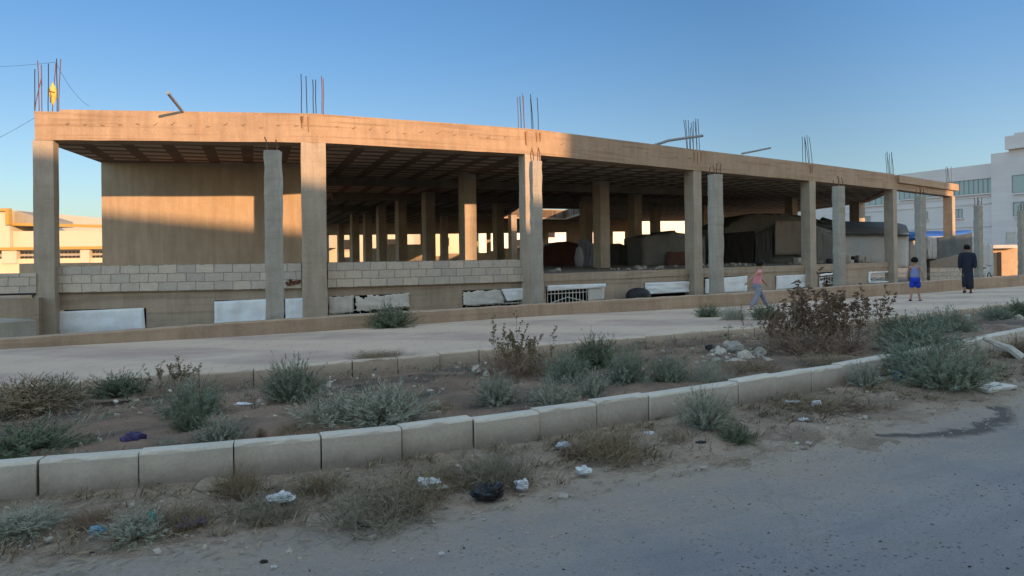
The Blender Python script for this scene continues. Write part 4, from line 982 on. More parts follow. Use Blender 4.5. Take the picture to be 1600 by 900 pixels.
def tangle(seed, stems=110, spread=1.15, lw=.009):
    """dry, lying, forked twigs"""
    r_ = random.Random(seed); mb = MB()
    for s_ in range(stems):
        az = r_.uniform(0, 6.283); el = r_.uniform(.3, 1.45) * spread * .9; rr = r_.uniform(0, .75) ** .7
        p = Vector((rr * math.cos(az * 3.1), rr * math.sin(az * 3.1), 0)); d = Vector((math.cos(az) * math.sin(el), math.sin(az) * math.sin(el), abs(math.cos(el)) + .12)).normalized()
        def grow(p, d, L, w_, lev):
            pts = [p]; q = p.copy(); dd = d.copy()
            for k in range(4):
                dd = (dd + Vector((r_.gauss(0, .22), r_.gauss(0, .22), r_.gauss(0, .16)))).normalized(); q = q + dd * L / 4
                if q.z < .01: q.z = .01
                pts.append(q.copy())
            side = dd.cross(Vector((r_.uniform(-1, 1), r_.uniform(-1, 1), .3))).normalized(); ribbon_strip(mb, pts, w_, w_ * .5, side)
            if lev:
                for k in range(3):
                    i = r_.randint(1, 4); n2 = (dd + Vector((r_.gauss(0, .6), r_.gauss(0, .6), r_.gauss(.15, .4)))).normalized(); grow(pts[i], n2, L * .55, w_ * .7, lev - 1)
        grow(p, d, r_.uniform(.35, .8), lw, 1)
    return mb
def thistle(seed, stems=26, heads=True, upright=.5, lw=.012):
    r_ = random.Random(seed); mb = MB(); hb = MB()
    for s_ in range(stems):
        az = r_.uniform(0, 6.283); el = r_.uniform(0, upright); L = r_.uniform(.6, 1.05)
        d = Vector((math.cos(az) * math.sin(el), math.sin(az) * math.sin(el), math.cos(el)))
        b0 = Vector((r_.gauss(0, .25), r_.gauss(0, .25), 0))
        def grow(p, d, L, w_, lev):
            pts = [p]; q = p.copy(); dd = d.copy()
            for k in range(5):
                dd = (dd + Vector((r_.gauss(0, .10), r_.gauss(0, .10), .06))).normalized(); q = q + dd * L / 5; pts.append(q.copy())
            mb.tube(pts, w_, 3, w_ * .5)
            for k in range(4):                          # withered leaves on the stem
                i = r_.randint(0, 4); a_ = pts[i].lerp(pts[i + 1], r_.random()); o_ = Vector((r_.gauss(0, 1), r_.gauss(0, 1), r_.gauss(.1, .6))).normalized(); sd_ = o_.cross(Vector((.3, .5, .8))).normalized(); l_ = r_.uniform(.03, .08)
                mb.add([a_, a_ + o_ * l_ * .5 + sd_ * .014, a_ + o_ * l_, a_ + o_ * l_ * .5 - sd_ * .014], [(0, 1, 2, 3)])
            if lev:
                for k in range(3 if lev == 2 else 2):
                    i = r_.randint(2, 5); grow(pts[i], (dd + Vector((r_.gauss(0, .45), r_.gauss(0, .45), .35))).normalized(), L * r_.uniform(.25, .45), w_ * .7, lev - 1)
            if heads:                                   # spiky seed head
                e = pts[-1]
                for k in range(9):
                    o_ = Vector((r_.gauss(0, 1), r_.gauss(0, 1), r_.gauss(.3, .7))).normalized(); sd_ = o_.cross(Vector((.1, .9, .3))).normalized(); l_ = r_.uniform(.018, .038)
                    hb.add([e - sd_ * .008, e + sd_ * .008, e + o_ * l_ + sd_ * .004, e + o_ * l_ - sd_ * .004], [(0, 1, 2, 3)])
        grow(b0, d, L * .75, lw, 2)
    return mb, hb
CACHE = {}
def mesh_of(kind, var, m):
    key = (kind, var, m)
    if key not in CACHE:
        sd_ = hash_(kind) * 13 + var
        if kind == 'feather': mb = feather(sd_, 330, 34, 1.0, .013, .075)
        elif kind == 'coarse': mb = feather(sd_, 230, 26, 1.1, .016, .085)
        elif kind == 'grass': mb = feather(sd_, 420, 14, 1.12, .014, .11, .2)
        elif kind == 'tangle': mb = tangle(sd_, 420, 1.15, .014)
        me = bpy.data.meshes.new(kind); me.from_pydata(mb.v, [], mb.f); me.materials.append(M[m]); CACHE[key] = me
    return CACHE[key]
def hash_(s_): return sum(ord(c_) * (i + 1) for i, c_ in enumerate(s_)) % 97
def zone_z(p):
    """height of the ground under a plan point"""
    def near(c):
        b = min(range(0, len(c)), key=lambda i: (c[i] - p).length); t = (c[min(b + 1, len(c) - 1)] - c[max(b - 1, 0)]).normalized(); n = Vector((-t.y, t.x)); return (p - c[b]).dot(n)
    a = near(K1)
    if a < 0: return max(0, .06 + .068 * a / 1.1)
    b2 = near(K2)
    if b2 < 0: return .15
    w_ = near(W_); f = b2 / max(.1, b2 - w_); return max(0, ZK2 * (1 - f))
def ground_pt(px, py):
    z = .1
    for _ in range(6): p = PZ(px, py, z); z = zone_z(p.xy)
    return PZ(px, py, z)
def plant(px, py, wpx, hpx, kind, m, label, name='shrub', cat='shrub', group='shrubs and weeds along the street', var=0, sy=.8):
    p = ground_pt(px, py); s_ = p.y / FOC; o = bpy.data.objects.new(name, mesh_of(kind, var % 4, m)); col.objects.link(o)
    o.location = p - Vector((0, 0, .015)); o.rotation_euler.z = rnd.uniform(0, 6.28)
    if kind == 'tangle': wpx *= .86; hpx *= .72
    if py > 700: wpx *= .9; hpx *= .85
    w_ = wpx * s_ / 2 / .95; h = hpx * s_ / (.93 if kind != 'tangle' else .55)
    o.scale = (w_, w_ * 1.0, h); return tag(o, label, cat, group)
PL = [
 (40, 712, 200, 60, 'feather', 'deep', 'wide dark green shrub at the far left of the planting strip'),
 (40, 640, 170, 52, 'grass', 'straw', 'dry brown clump at the far left behind the wide dark green shrub'),
 (88, 630, 80, 40, 'coarse', 'deep', 'small dark green bush beside the dry brown clump at far left'),
 (185, 618, 95, 36, 'feather', 'deep', 'low dark green bush by the path kerb, second from the left edge'),
 (268, 606, 105, 48, 'thistle', 'tan', 'brownish flowering weed against the path kerb left of the two tall green bushes'),
 (305, 652, 100, 62, 'feather', 'green', 'mid green bush in the left part of the strip, up right of the purple bag'),
 (300, 676, 64, 44, 'feather', 'deep', 'darker green bush at the left of the pale grey-green one'),
 (345, 692, 88, 48, 'coarse', 'sage', 'pale grey-green bush right behind the kerb, right of the purple bag'),
 (262, 704, 60, 26, 'grass', 'sage', 'low dull tuft between the purple bag and the pale grey-green bush'),
 (455, 624, 96, 66, 'feather', 'green', 'round leafy green bush against the path kerb, left of the pale grass mound'),
 (520, 668, 150, 58, 'grass', 'sage', 'left part of the pale dry grass mound behind the kerb'),
 (605, 668, 170, 70, 'grass', 'sage', 'tall centre of the pale dry grass mound behind the kerb'),
 (470, 684, 90, 30, 'tangle', 'straw', 'straw coloured tangle at the left foot of the pale grass mound'),
 (688, 650, 70, 26, 'tangle', 'straw', 'thin straw tangle at the right foot of the pale grass mound'),
 (812, 582, 120, 90, 'thistle', 'tan', 'tall tan thistle with spiky heads standing by the path kerb'),
 (812, 584, 120, 44, 'tangle', 'rustweed', 'brown twiggy tangle at the base of the tan thistle'),
 (776, 638, 86, 56, 'feather', 'sage', 'blue-green bush right behind the kerb, left of the forked pale one'),
 (886, 600, 86, 56, 'feather', 'green', 'rounded green bush just right of the tan thistle'),
 (930, 574, 84, 52, 'feather', 'deep', 'darker bush at the path kerb behind two rounded green bushes'),
 (982, 605, 80, 62, 'feather', 'green', 'bright green rounded bush in the centre of the strip'),
 (866, 640, 90, 50, 'coarse', 'sage', 'forked pale sage bush overhanging the kerb in mid strip'),
 (925, 626, 74, 50, 'coarse', 'sage', 'grey sage bush between the forked pale one and the bright green one'),
 (1046, 601, 74, 50, 'feather', 'green', 'small green bush right of the bright rounded bush'),
 (1105, 602, 80, 42, 'tangle', 'sage', 'thin greyish weed left of the rubble'),
 (1170, 585, 120, 26, 'tangle', 'straw', 'low straw weeds between rubble and kerb'),
 (1292, 576, 130, 22, 'tangle', 'straw', 'low dry weeds in front of the brown seed-head stand, behind the kerb'),
 (1284, 548, 185, 122, 'thistle2', 'rustweed', 'big stand of dark red-brown dried weeds with seed heads in front of the building'),
 (1214, 546, 90, 70, 'thistle2', 'rustweed', 'smaller brown dried stand on the left of the big seed-head stand'),
 (1270, 552, 190, 40, 'tangle', 'rustweed', 'brown undergrowth tangle beneath the seed-head stand'),
 (1478, 607, 150, 80, 'feather', 'green', 'largest green bush, spilling over the kerb near the white board'),
 (1412, 588, 96, 58, 'feather', 'green', 'green bush on the kerb left of the largest bush'),
 (1352, 604, 60, 40, 'coarse', 'sage', 'grey-green plant hanging down the kerb face left of the blue cup'),
 (1432, 552, 150, 56, 'feather', 'green', 'green bush behind the largest one, below the boy'),
 (1478, 520, 90, 40, 'feather', 'green', 'green bush at the path kerb between the boy and the man'),
 (1408, 524, 80, 32, 'feather', 'deep', 'dark green bush at the path kerb beneath the boy'),
 (1556, 500, 58, 24, 'feather', 'green', 'small green bush by the path kerb below the man, right side'),
 (1598, 492, 60, 24, 'feather', 'deep', 'dark bush by the path kerb at the right edge'),
 (1590, 560, 50, 36, 'grass', 'straw', 'dry grass tuft at the right edge in front of the kerb'),
 (612, 512, 80, 36, 'feather', 'deep', 'dark green bush growing on the footpath at the foot of the low wall'),
 (1107, 495, 46, 19, 'feather', 'deep', 'small green bush on the footpath left of the girl'),
 (1146, 499, 48, 22, 'tangle', 'sage', 'dry bush on the footpath between two green ones near the girl'),
 (1198, 499, 60, 26, 'feather', 'deep', 'dark green bush hiding the feet of the running girl'),
 (592, 556, 110, 8, 'tangle', 'straw', 'flat patch of dead weeds on the footpath edge'),
 (1115, 522, 46, 6, 'tangle', 'straw', 'tiny patch of dead weeds on the footpath by the rubble'),
 (1104, 668, 92, 60, 'feather', 'sage', 'grey-green bush growing on the verge against the kerb, right of the white card'),
 (1148, 690, 60, 32, 'feather', 'deep', 'darker low bush on the verge beside the grey-green bush'),
 (1052, 690, 60, 22, 'tangle', 'straw', 'thin dry twigs on the verge left of the grey-green verge bush'),
 (945, 708, 150, 52, 'tangle', 'straw', 'big straw tangle on the verge against the kerb, left of the white card'),
 (895, 712, 50, 26, 'grass', 'rustweed', 'reddish tuft at the left end of the big straw tangle'),
 (775, 752, 150, 60, 'tangle', 'straw2', 'grey twiggy tangle on the verge behind the black bag'),
 (700, 752, 120, 36, 'tangle', 'straw', 'brown twigs on the verge under the kerb, left of the grey tangle'),
 (590, 812, 230, 52, 'tangle', 'straw2', 'wide sprawling grey-green weed lying on the verge at the picture centre left'),
 (640, 785, 170, 44, 'tangle', 'straw', 'straw twigs behind the sprawling weed, under the kerb'),
 (500, 765, 120, 34, 'tangle', 'straw', 'straw coloured weed at the kerb above the crumpled clear bag'),
 (420, 800, 150, 36, 'tangle', 'straw2', 'low greyish weed in front of the crumpled clear bag'),
 (372, 768, 100, 46, 'tangle', 'straw', 'orange-brown dry weed against the kerb left of the clear bag'),
 (215, 836, 140, 46, 'coarse', 'sage', 'pale grey-green clump on the verge behind the teal strip'),
 (290, 820, 110, 44, 'tangle', 'straw', 'dry twigs on the verge right of the pale clump and behind the purple rag'),
 (40, 826, 150, 46, 'grass', 'sage', 'dull green growth along the kerb foot at the far left'),
 (142, 818, 90, 32, 'tangle', 'rustweed', 'brown twigs behind the blue wrapper'),
 (1255, 632, 130, 16, 'tangle', 'straw', 'thin line of dead weeds at the kerb foot right of the two verge bushes'),
 (1345, 640, 90, 10, 'tangle', 'rustweed', 'flat brown weed scrap on the tarmac edge left of the largest bush'),
]
for k, (px, py, wp, hp, kind, m, lb) in enumerate(PL):
    if kind.startswith('thistle'):
        p = ground_pt(px, py); s_ = p.y / FOC; big = kind == 'thistle2'
        a_, h_ = thistle(200 + k, 50 if big and wp > 100 else 24, True, .48 if big else .8, .006)
        t = thing('dried_weed', p, lb, 'weed', 'shrubs and weeds along the street')
        w_ = wp * s_ / 2 / (.75 if big else .85); h = hp * s_ / 1.12
        for mb_, nm, mm in ((a_, 'stems', M[m]), (h_, 'seed_heads', M['rustweed'] if big else M['tan'])):
            for i, v in enumerate(mb_.v): mb_.v[i] = Vector((p.x + v.x * w_, p.y + v.y * w_, p.z + v.z * h))
            mb_.build(nm, mm, t)
    else:
        nm = {'feather': 'shrub', 'coarse': 'shrub', 'grass': 'grass_clump', 'tangle': 'dry_weed'}[kind]
        plant(px, py, wp, hp, kind, m, lb, nm, {'shrub': 'shrub', 'grass_clump': 'grass', 'dry_weed': 'weed'}[nm], var=k)
for px, py, hp, lb in ((408, 690, 26, 'tiny orange-brown dead tuft behind the kerb between the clear litter and the grass mound'), (738, 622, 14, 'tiny orange dead tuft left of the blue-green bush')):
    plant(px, py, hp * .8, hp, 'grass', 'straw', lb, 'grass_clump', 'grass', var=3)
# sparse ground cover
def scatter(name, label, n, zone, m, fn, seed):
    r_ = random.Random(seed); mb = MB()
    for k in range(n):
        f = r_.random(); s_ = zone[0] + (zone[1] - zone[0]) * f; c, L = zone[4]; p, t = at(c, L, s_); nn = Vector((-t.y, t.x)); q = p + nn * r_.uniform(zone[2], zone[3])
        fn(mb, Vector((q.x, q.y, zone_z(q))), r_)
    o = mb.build(name, m, origin=(0, 0, 0)); return tag(o, label, kind='stuff')
def pebble(mb, p, r_):
    s_ = r_.choice((.004, .005, .006, .007, .009, .014)) * r_.uniform(.7, 1.2); rz = r_.uniform(0, 3); k = 5
    top = [p + Vector((math.cos(a * 6.283 / k + rz) * s_ * r_.uniform(.6, .9), math.sin(a * 6.283 / k + rz) * s_ * r_.uniform(.5, .9), s_ * r_.uniform(.35, .7))) for a in range(k)]
    bot = [p + Vector((math.cos(a * 6.283 / k + rz) * s_, math.sin(a * 6.283 / k + rz) * s_ * .9, -.01)) for a in range(k)]
    mb.loft([bot, top])
def grit(mb, p, r_):
    s_ = r_.uniform(.003, .007); mb.box(p + Vector((0, 0, .002)), (s_ * r_.uniform(1, 2.5), s_, s_ * .6), r_.uniform(0, 3))
def twig(mb, p, r_):
    a_ = r_.uniform(0, 6.28); l_ = r_.uniform(.03, .13); d = Vector((math.cos(a_), math.sin(a_), r_.uniform(-.05, .35))); ribbon_strip(mb, [p + Vector((0, 0, .01)), p + d * l_ * .5 + Vector((0, 0, .015)), p + d * l_], .008, .004, Vector((-d.y, d.x, .2)).normalized())
kc = s_of(K1, LK1, 600)
scatter('gravel', 'pale gravel strewn over the verge', 4200, (kc - 7, kc + 10, -1.6, -.05, (K1, LK1)), M['gravel'], pebble, 31)
scatter('gravel', 'pebbles strewn over the planting strip', 1800, (kc - 7, kc + 12, .2, 3.2, (K1, LK1)), M['gravel'], pebble, 32)
scatter('dead_twigs', 'dead twigs and stalks strewn over the verge', 4200, (kc - 7, kc + 9, -1.15, -.02, (K1, LK1)), M['straw'], twig, 33)
scatter('dead_twigs', 'dead twigs and stalks strewn over the planting strip', 5200, (kc - 7, kc + 12, .15, 3.3, (K1, LK1)), M['straw'], twig, 34)
def tuft(mb, p, r_):
    for k in range(r_.randint(10, 22)):
        a_ = r_.uniform(0, 6.28); e_ = r_.uniform(.2, 1.4); l_ = r_.uniform(.04, .12); d = Vector((math.cos(a_) * math.sin(e_), math.sin(a_) * math.sin(e_), math.cos(e_) * .8)); q = p + Vector((r_.gauss(0, .03), r_.gauss(0, .03), 0))
        ribbon_strip(mb, [q, q + d * l_ * .6, q + d * l_ + Vector((0, 0, -.01))], .007, .003, d.cross(Vector((.3, .2, .9))).normalized())
scatter('dry_grass', 'short dead grass tufts along the kerb foot', 520, (kc - 7, kc + 10, -.85, -.01, (K1, LK1)), M['straw'], tuft, 36)
scatter('dry_grass', 'short dead grass tufts over the planting strip', 620, (kc - 7, kc + 12, .15, 3.4, (K1, LK1)), M['straw2'], tuft, 37)
scatter('ground_weed', 'small green seedlings over the planting strip', 260, (kc - 7, kc + 12, .15, 3.4, (K1, LK1)), M['green'], tuft, 38)
def chip(mb, p, r_):
    s_ = r_.uniform(.02, .055); mb.box(p + Vector((0, 0, s_ * .2)), (s_, s_ * r_.uniform(.4, .9), s_ * r_.uniform(.15, .6)), r_.uniform(0, 3), r_.uniform(-.4, .4), r_.uniform(-.4, .4))
scatter('stone_chips', 'broken pale stone chips over the planting strip', 420, (kc - 7, kc + 12, .15, 3.4, (K1, LK1)), M['stone'], chip, 39)
scatter('stone_chips', 'broken stone chips along the kerb foot', 200, (kc - 7, kc + 10, -1.2, -.03, (K1, LK1)), M['gravel'], chip, 40)
scatter('dark_debris', 'dark charred bits over the planting strip', 700, (kc - 6, kc + 12, .15, 3.4, (K1, LK1)), M['void'], twig, 41)
scatter('dark_grit', 'dark grit on the asphalt', 500, (kc - 6, kc + 8, -4.2, -.9, (K1, LK1)), M['void'], grit, 35)
def rock(px, py, w_, h, m, label, seed, name='stone', cat='stone', group='loose stones and rubble lumps', flat=1.0):
    p = ground_pt(px, py); s_ = p.y / FOC; r_ = random.Random(seed); mb = MB(); rings = []; k = 7
    for j, (zz, rr) in enumerate(((-.1, .85), (.15, 1), (.55, .86), (.9, .5), (1, .12))):
        rings.append([p + Vector((math.cos(a * 6.283 / k) * rr * w_ * s_ / 2 * r_.uniform(.62, 1.15), math.sin(a * 6.283 / k) * rr * w_ * s_ / 2 * .8 * r_.uniform(.62, 1.15), zz * h * s_ * r_.uniform(.75, 1.1))) for a in range(k)])
    o = mb.loft(rings).build(name, m, bevel=0); return tag(o, label, cat, group)
RK = [(155, 696, 13, 13, 'upright pale stone left of the purple bag'), (126, 700, 9, 9, 'small pale stone left of the upright stone'), (408, 632, 21, 9, 'smooth tan stone left of the round leafy green bush'),
 (512, 618, 16, 9, 'reddish stone right of the round leafy green bush'), (514, 604, 9, 8, 'round white stone right of the round leafy green bush'), (355, 640, 12, 5, 'flat pale stone below the crescent of white foam'),
 (672, 615, 19, 7, 'flat white stone in the bare middle of the strip'), (744, 582, 17, 12, 'pale stone at the path kerb left of the tan thistle'), (760, 588, 13, 9, 'stone beside the pale one left of the tan thistle'),
 (800, 640, 22, 9, 'flat pinkish slab stone at the kerb between two sage bushes'), (998, 614, 34, 8, 'long flat white stone behind the kerb in front of the bright green bush'), (452, 865, 11, 8, 'lone round stone on the verge below the sprawling weed'),
 (533, 822, 10, 10, 'small pale stone at the lower edge of the sprawling weed'), (320, 858, 9, 8, 'small grey stone on the verge below the purple rag'), (715, 740, 26, 14, 'block of pale concrete behind the white plastic litter'),
 (1325, 537, 18, 12, 'pale rock at the right foot of the seed-head stand'), (1512, 498, 14, 7, 'white stone by the small green bush under the man'), (1592, 500, 16, 9, 'white stone at the right edge by the path kerb'),
 (720, 690, 22, 26, 'pinkish lump of mortar against the kerb face at a joint'), (330, 762, 60, 16, 'mound of brown dirt against the kerb left of the clear bag')]
for k, (px, py, w_, h, lb) in enumerate(RK):
    rock(px, py, w_, h, M['stone'] if k not in (19,) else M['verge'], lb, 70 + k)
# rubble heap beside the seed-head stand
r_ = random.Random(8); RL = ['largest pale chunk at the back of the rubble heap', 'flat grey chunk at the left of the rubble heap', 'white broken chunk in the middle of the rubble heap', 'chunk of tan concrete at the right of the rubble heap', 'low white slab at the front of the rubble heap', 'grey lump touching the path kerb behind the rubble heap', 'small pale chunk front left of the rubble heap', 'small tan chunk front right of the rubble heap']
for k, (px, py, w_, h) in enumerate([(1150, 548, 34, 17), (1126, 553, 26, 11), (1165, 560, 30, 13), (1188, 554, 26, 12), (1150, 568, 40, 9), (1135, 541, 16, 9), (1118, 566, 18, 8), (1200, 566, 16, 8)]):
    rock(px, py, w_, h, M['stone'] if k % 3 else M['pillar'], RL[k], 120 + k, 'rubble_chunk', 'rubble')
mb = MB()
for k in range(260):
    px, py = r_.gauss(1190, 55), r_.gauss(562, 9)
    if not 535 < py < 582: continue
    p = ground_pt(px, py); s_ = r_.uniform(.015, .05); mb.box(p + Vector((0, 0, s_ * .3)), (s_, s_ * .8, s_ * .5), r_.uniform(0, 3), r_.uniform(-.5, .5), r_.uniform(-.5, .5))
tag(mb.build('rubble', M['stone']), 'small broken rubble spread around the rubble heap', kind='stuff')

# ---------------------------------------------------------------- litter
def crumple(px, py, w_, h, m, label, cat, name, seed, flat=False, sy=.7, rz=0.0, nseg=14):
    p = ground_pt(px, py); s_ = p.y / FOC; mb = MB(); vs = []; fs = []
    if flat:
        n = nseg
        for i in range(n + 1):
            for j in range(n + 1):
                u, v = i / n - .5, j / n - .5; q = Vector((u * w_ * s_ * (1 + .25 * noise.noise(Vector((j * .4, seed, 0)))), v * w_ * s_ * sy, 0)); q = Matrix.Rotation(rz, 3, 'Z') @ q
                q.z = .012 + h * s_ * abs(noise.fractal(Vector((u * 4, v * 4, seed)), .7, 2.2, 4)) * 1.6; vs.append(p + q)
        fs = [(i * (n + 1) + j, (i + 1) * (n + 1) + j, (i + 1) * (n + 1) + j + 1, i * (n + 1) + j + 1) for i in range(n) for j in range(n)]
        mb.add(vs, fs); o = mb.build(name, m, origin=p); o.modifiers.new('t', 'SOLIDIFY').thickness = .003
    else:
        rings = []
        for j in range(nseg + 1):
            th = math.pi * j / nseg; rings.append([])
            for a in range(18):
                ph = a * 6.283 / 18; d = Vector((math.sin(th) * math.cos(ph), math.sin(th) * math.sin(ph), math.cos(th)))
                f = 1 + .42 * noise.fractal(d * 1.6 + Vector((seed * 1.7, seed, 0)), .75, 2.1, 5); q = Vector((d.x * w_ * s_ / 2, d.y * w_ * s_ / 2 * sy, (d.z * .5 + .5) * h * s_)) * f
                rings[-1].append(p + Vector((q.x, q.y, max(-.01, q.z))))
        mb.loft(rings, cap=False); o = mb.build(name, m, origin=p)
    return tag(o, label, cat)
def plast(name, c, rough=.35): return simple(name, c, .12, 8, rough, .3, 30)
white = plast('white_plastic', (.56, .57, .58), .6); blackp = plast('black_plastic', (.018, .018, .022), .3); purple = plast('purple_plastic', (.04, .028, .085), .3)
cr1 = lambda *a, **k: crumple(*a, **k)
cr1(208, 700, 36, 21, purple, 'purple and silver crisp bag lying behind the kerb', 'bag', 'crisp_bag', 3)
cr1(216, 693, 16, 13, plast('silver_foil', (.5, .5, .6), .25), 'silver inside of a torn wrapper resting on the purple bag', 'wrapper', 'wrapper', 9)
cr1(762, 782, 50, 25, blackp, 'crumpled black plastic bag on the verge in front of the grey twigs', 'bag', 'plastic_bag', 12)
cr1(672, 764, 36, 17, white, 'white crumpled plastic on the verge below a kerb joint', 'litter', 'plastic_litter', 14)
cr1(676, 766, 48, 5, M['oldsheet'], 'flat grey lid under the white crumpled plastic', 'litter', 'lid', 15, flat=True, sy=.35)
cr1(436, 786, 42, 15, plast('clear_film', (.55, .57, .58), .25), 'long crumpled clear film on the verge, left part of the view', 'litter', 'plastic_film', 21)
cr1(816, 768, 20, 18, plast('clear_bag', (.50, .53, .55), .25), 'small clear plastic bag right of the black bag', 'litter', 'plastic_litter', 25)
cr1(912, 742, 25, 13, white, 'white ball of paper on the verge right of the clear bag', 'litter', 'paper_ball', 27)
cr1(1014, 680, 15, 3, white, 'small white card on the verge right of the straw tangle', 'card', 'card', 29, flat=True, sy=.9)
cr1(152, 836, 26, 14, plast('blue_foil', (.12, .22, .28), .3), 'crumpled light blue wrapper on the verge at lower left', 'wrapper', 'wrapper', 33)
teal = plast('teal_plastic', (.03, .22, .19), .35)
mb = MB(); p0 = ground_pt(214, 842); p1 = ground_pt(236, 832); p2 = p1 + Vector((-.01, .03, .09))
n_ = 6; A_ = [p0.lerp(p1, i / n_) + Vector((0, 0, .012 + .01 * math.sin(i))) for i in range(n_ + 1)] + [p1.lerp(p2, i / 5) + Vector((.006 * math.sin(i * 2), 0, .014)) for i in range(1, 6)]
vs = []
for i, q in enumerate(A_): dd = Vector((.0, .035, .012)) if i <= n_ else Vector((.032, .004, .0)); vs += [q - dd * .5, q + dd * .5]
mb.add(vs, [(2 * i, 2 * i + 1, 2 * i + 3, 2 * i + 2) for i in range(len(A_) - 1)]); o = mb.build('plastic_strip', teal); o.modifiers.new('t', 'SOLIDIFY').thickness = .004; tag(o, 'bent teal plastic strip, one end upright, on the verge at lower left', 'litter')
cr1(300, 824, 42, 9, plast('purple_rag', (.12, .10, .15), .7), 'flat purple-grey rag on the verge at lower left', 'rag', 'rag', 37, flat=True, sy=.4, rz=.5)
cr1(568, 825, 22, 8, blackp, 'black shoe sole scrap at the lower edge of the sprawling weed', 'litter', 'shoe_scrap', 41, sy=.4)
cr1(138 + 6, 866, 8, 4, M['void'], 'tiny black scrap on the asphalt edge at lower left', 'litter', 'scrap', 43)
cr1(412, 880, 12, 5, M['void'], 'dark scrap on the asphalt at the lower left', 'litter', 'scrap', 44, sy=.6)
cr1(690, 869, 8, 3, white, 'tiny white scrap alone on the asphalt', 'litter', 'scrap', 45, flat=True, sy=.5)
cr1(428, 890, 8, 3, white, 'tiny white scrap at the bottom edge left of centre', 'litter', 'scrap', 46, flat=True, sy=.5)
cr1(380, 634, 24, 5, plast('white_foam', (.66, .68, .72), .6), 'white foam crescent left of the smooth tan stone', 'litter', 'foam_piece', 47, sy=.4)
cr1(385, 660, 20, 3, white, 'scrap of white paper in the dark soil left of the grass mound', 'paper', 'paper_scrap', 48, flat=True, sy=.3)
cr1(424, 690, 16, 3, white, 'scrap of white paper behind the kerb left of the grass mound', 'paper', 'paper_scrap', 49, flat=True, sy=.4)
cr1(1240, 631, 24, 4, white, 'long white paper strip on the verge right of the dark verge bush', 'paper', 'paper_scrap', 50, flat=True, sy=.4)
cr1(1275, 636, 16, 9, white, 'crumpled white and blue wrapper right of the white paper strip', 'wrapper', 'wrapper', 51)
cr1(1255, 659, 14, 4, white, 'small white paper on the asphalt edge below the paper strip', 'paper', 'paper_scrap', 52, flat=True, sy=.5)
cr1(1328, 637, 14, 5, M['dark'], 'black scrap on the asphalt edge right of the wrapper', 'litter', 'scrap', 53)
cr1(1097, 695, 18, 6, M['dark'], 'dark shoe scrap on the verge below the grey-green bush', 'litter', 'shoe_scrap', 54)
cr1(1108, 548, 12, 9, M['dark'], 'black bag scrap against the path kerb near the rubble', 'litter', 'scrap', 55)
cr1(880, 702, 24, 10, plast('grey_film', (.36, .37, .38), .3), 'grey crumpled film against the kerb left of the straw tangle', 'litter', 'plastic_film', 56)
cr1(1375, 598, 18, 8, M['oldsheet'], 'pale wad of paper left of the blue cup', 'paper', 'paper_ball', 57)
p = ground_pt(1403, 595); s_ = p.y / FOC; mb = MB(); mb.loft([[p + Vector((math.cos(a * .628) * r0 * s_, math.sin(a * .628) * r0 * s_, z * s_)) for a in range(10)] for z, r0 in ((0, 4.5), (7, 5.5), (14, 6.2), (15, 6.4))])
tag(mb.build('cup', plast('blue_cup', (.05, .22, .48), .4), smooth=True), 'blue plastic cup standing at the left edge of the largest bush', 'cup')
# flat white board and fallen branch of plaster at right
q = [ground_pt(1496, 600), ground_pt(1545, 617), ground_pt(1590, 609), ground_pt(1540, 598)]
mb = MB(); mb.loft([[Vector((a.x, a.y, .012)) for a in q], [Vector((a.x, a.y, .045)) for a in q]])
tag(mb.build('white_board', M['oldsheet'], bevel=.004), 'dirty white board lying flat on the road beside the largest bush', 'board')
b0 = ground_pt(1600, 570); b1 = ground_pt(1556, 548)
mb = MB(); mb.tube([b0 + Vector((0, 0, .07)), b0.lerp(b1, .5) + Vector((0, 0, .12)), b1 + Vector((0, 0, .10)), b1 + Vector((-.1, .1, .16))], .055, 7, .03); mb.tube([b1 + Vector((0, 0, .08)), b1 + Vector((.05, -.25, .02))], .05, 6, .03)
tag(mb.build('kerb_fragment', M['stone']), 'long broken pale concrete piece lying at the kerb at the right edge', 'rubble')

# ---------------------------------------------------------------- people
skin_m = simple('skin', (.26, .14, .09), .08, 10, .6, .05); skin_c = simple('child_skin', (.33, .19, .13), .08, 10, .6, .05)
hair_m = simple('black_hair', (.012, .010, .010), .2, 40, .6, .3)
def skinned(name, joints, edges, m, parent, org, sub=2):
    me = bpy.data.meshes.new(name); J = list(joints); me.from_pydata([joints[j][0] for j in J], [(J.index(a), J.index(b)) for a, b in edges], [])
    o = bpy.data.objects.new(name, me); col.objects.link(o); me.materials.append(m)
    sk = o.modifiers.new('skin', 'SKIN'); sk.use_smooth_shade = True
    lay = me.skin_vertices[0].data if me.skin_vertices else None
    if lay is None: raise RuntimeError('no skin layer')
    for i, j in enumerate(J):
        r0 = joints[j][1]; lay[i].radius = r0 if isinstance(r0, tuple) else (r0, r0); lay[i].use_root = (i == 0)
    o.modifiers.new('sub', 'SUBSURF').levels = sub; o.modifiers[-1].render_levels = sub
    o.parent = parent; ORG[o.name] = org; return o
def local(mb, name, m, t, smooth=True, sub=0):
    me = bpy.data.meshes.new(name); me.from_pydata(mb.v, [], mb.f)
    for p in me.polygons: p.use_smooth = smooth
    me.materials.append(m); o = bpy.data.objects.new(name, me); col.objects.link(o); o.parent = t
    if sub: o.modifiers.new('sub', 'SUBSURF').render_levels = sub
    return o
def ell(c, rx, ry, k=14, wob=0, seed=0, tw=0):
    return [Vector((c[0] + rx * math.cos(a * 6.283 / k) * (1 + wob * noise.noise(Vector((a * .9, seed, c[2] * 9)))), c[1] + ry * math.sin(a * 6.283 / k) * (1 + wob * noise.noise(Vector((a * .9, seed + 4, c[2] * 9)))), c[2])) for a in range(k)]
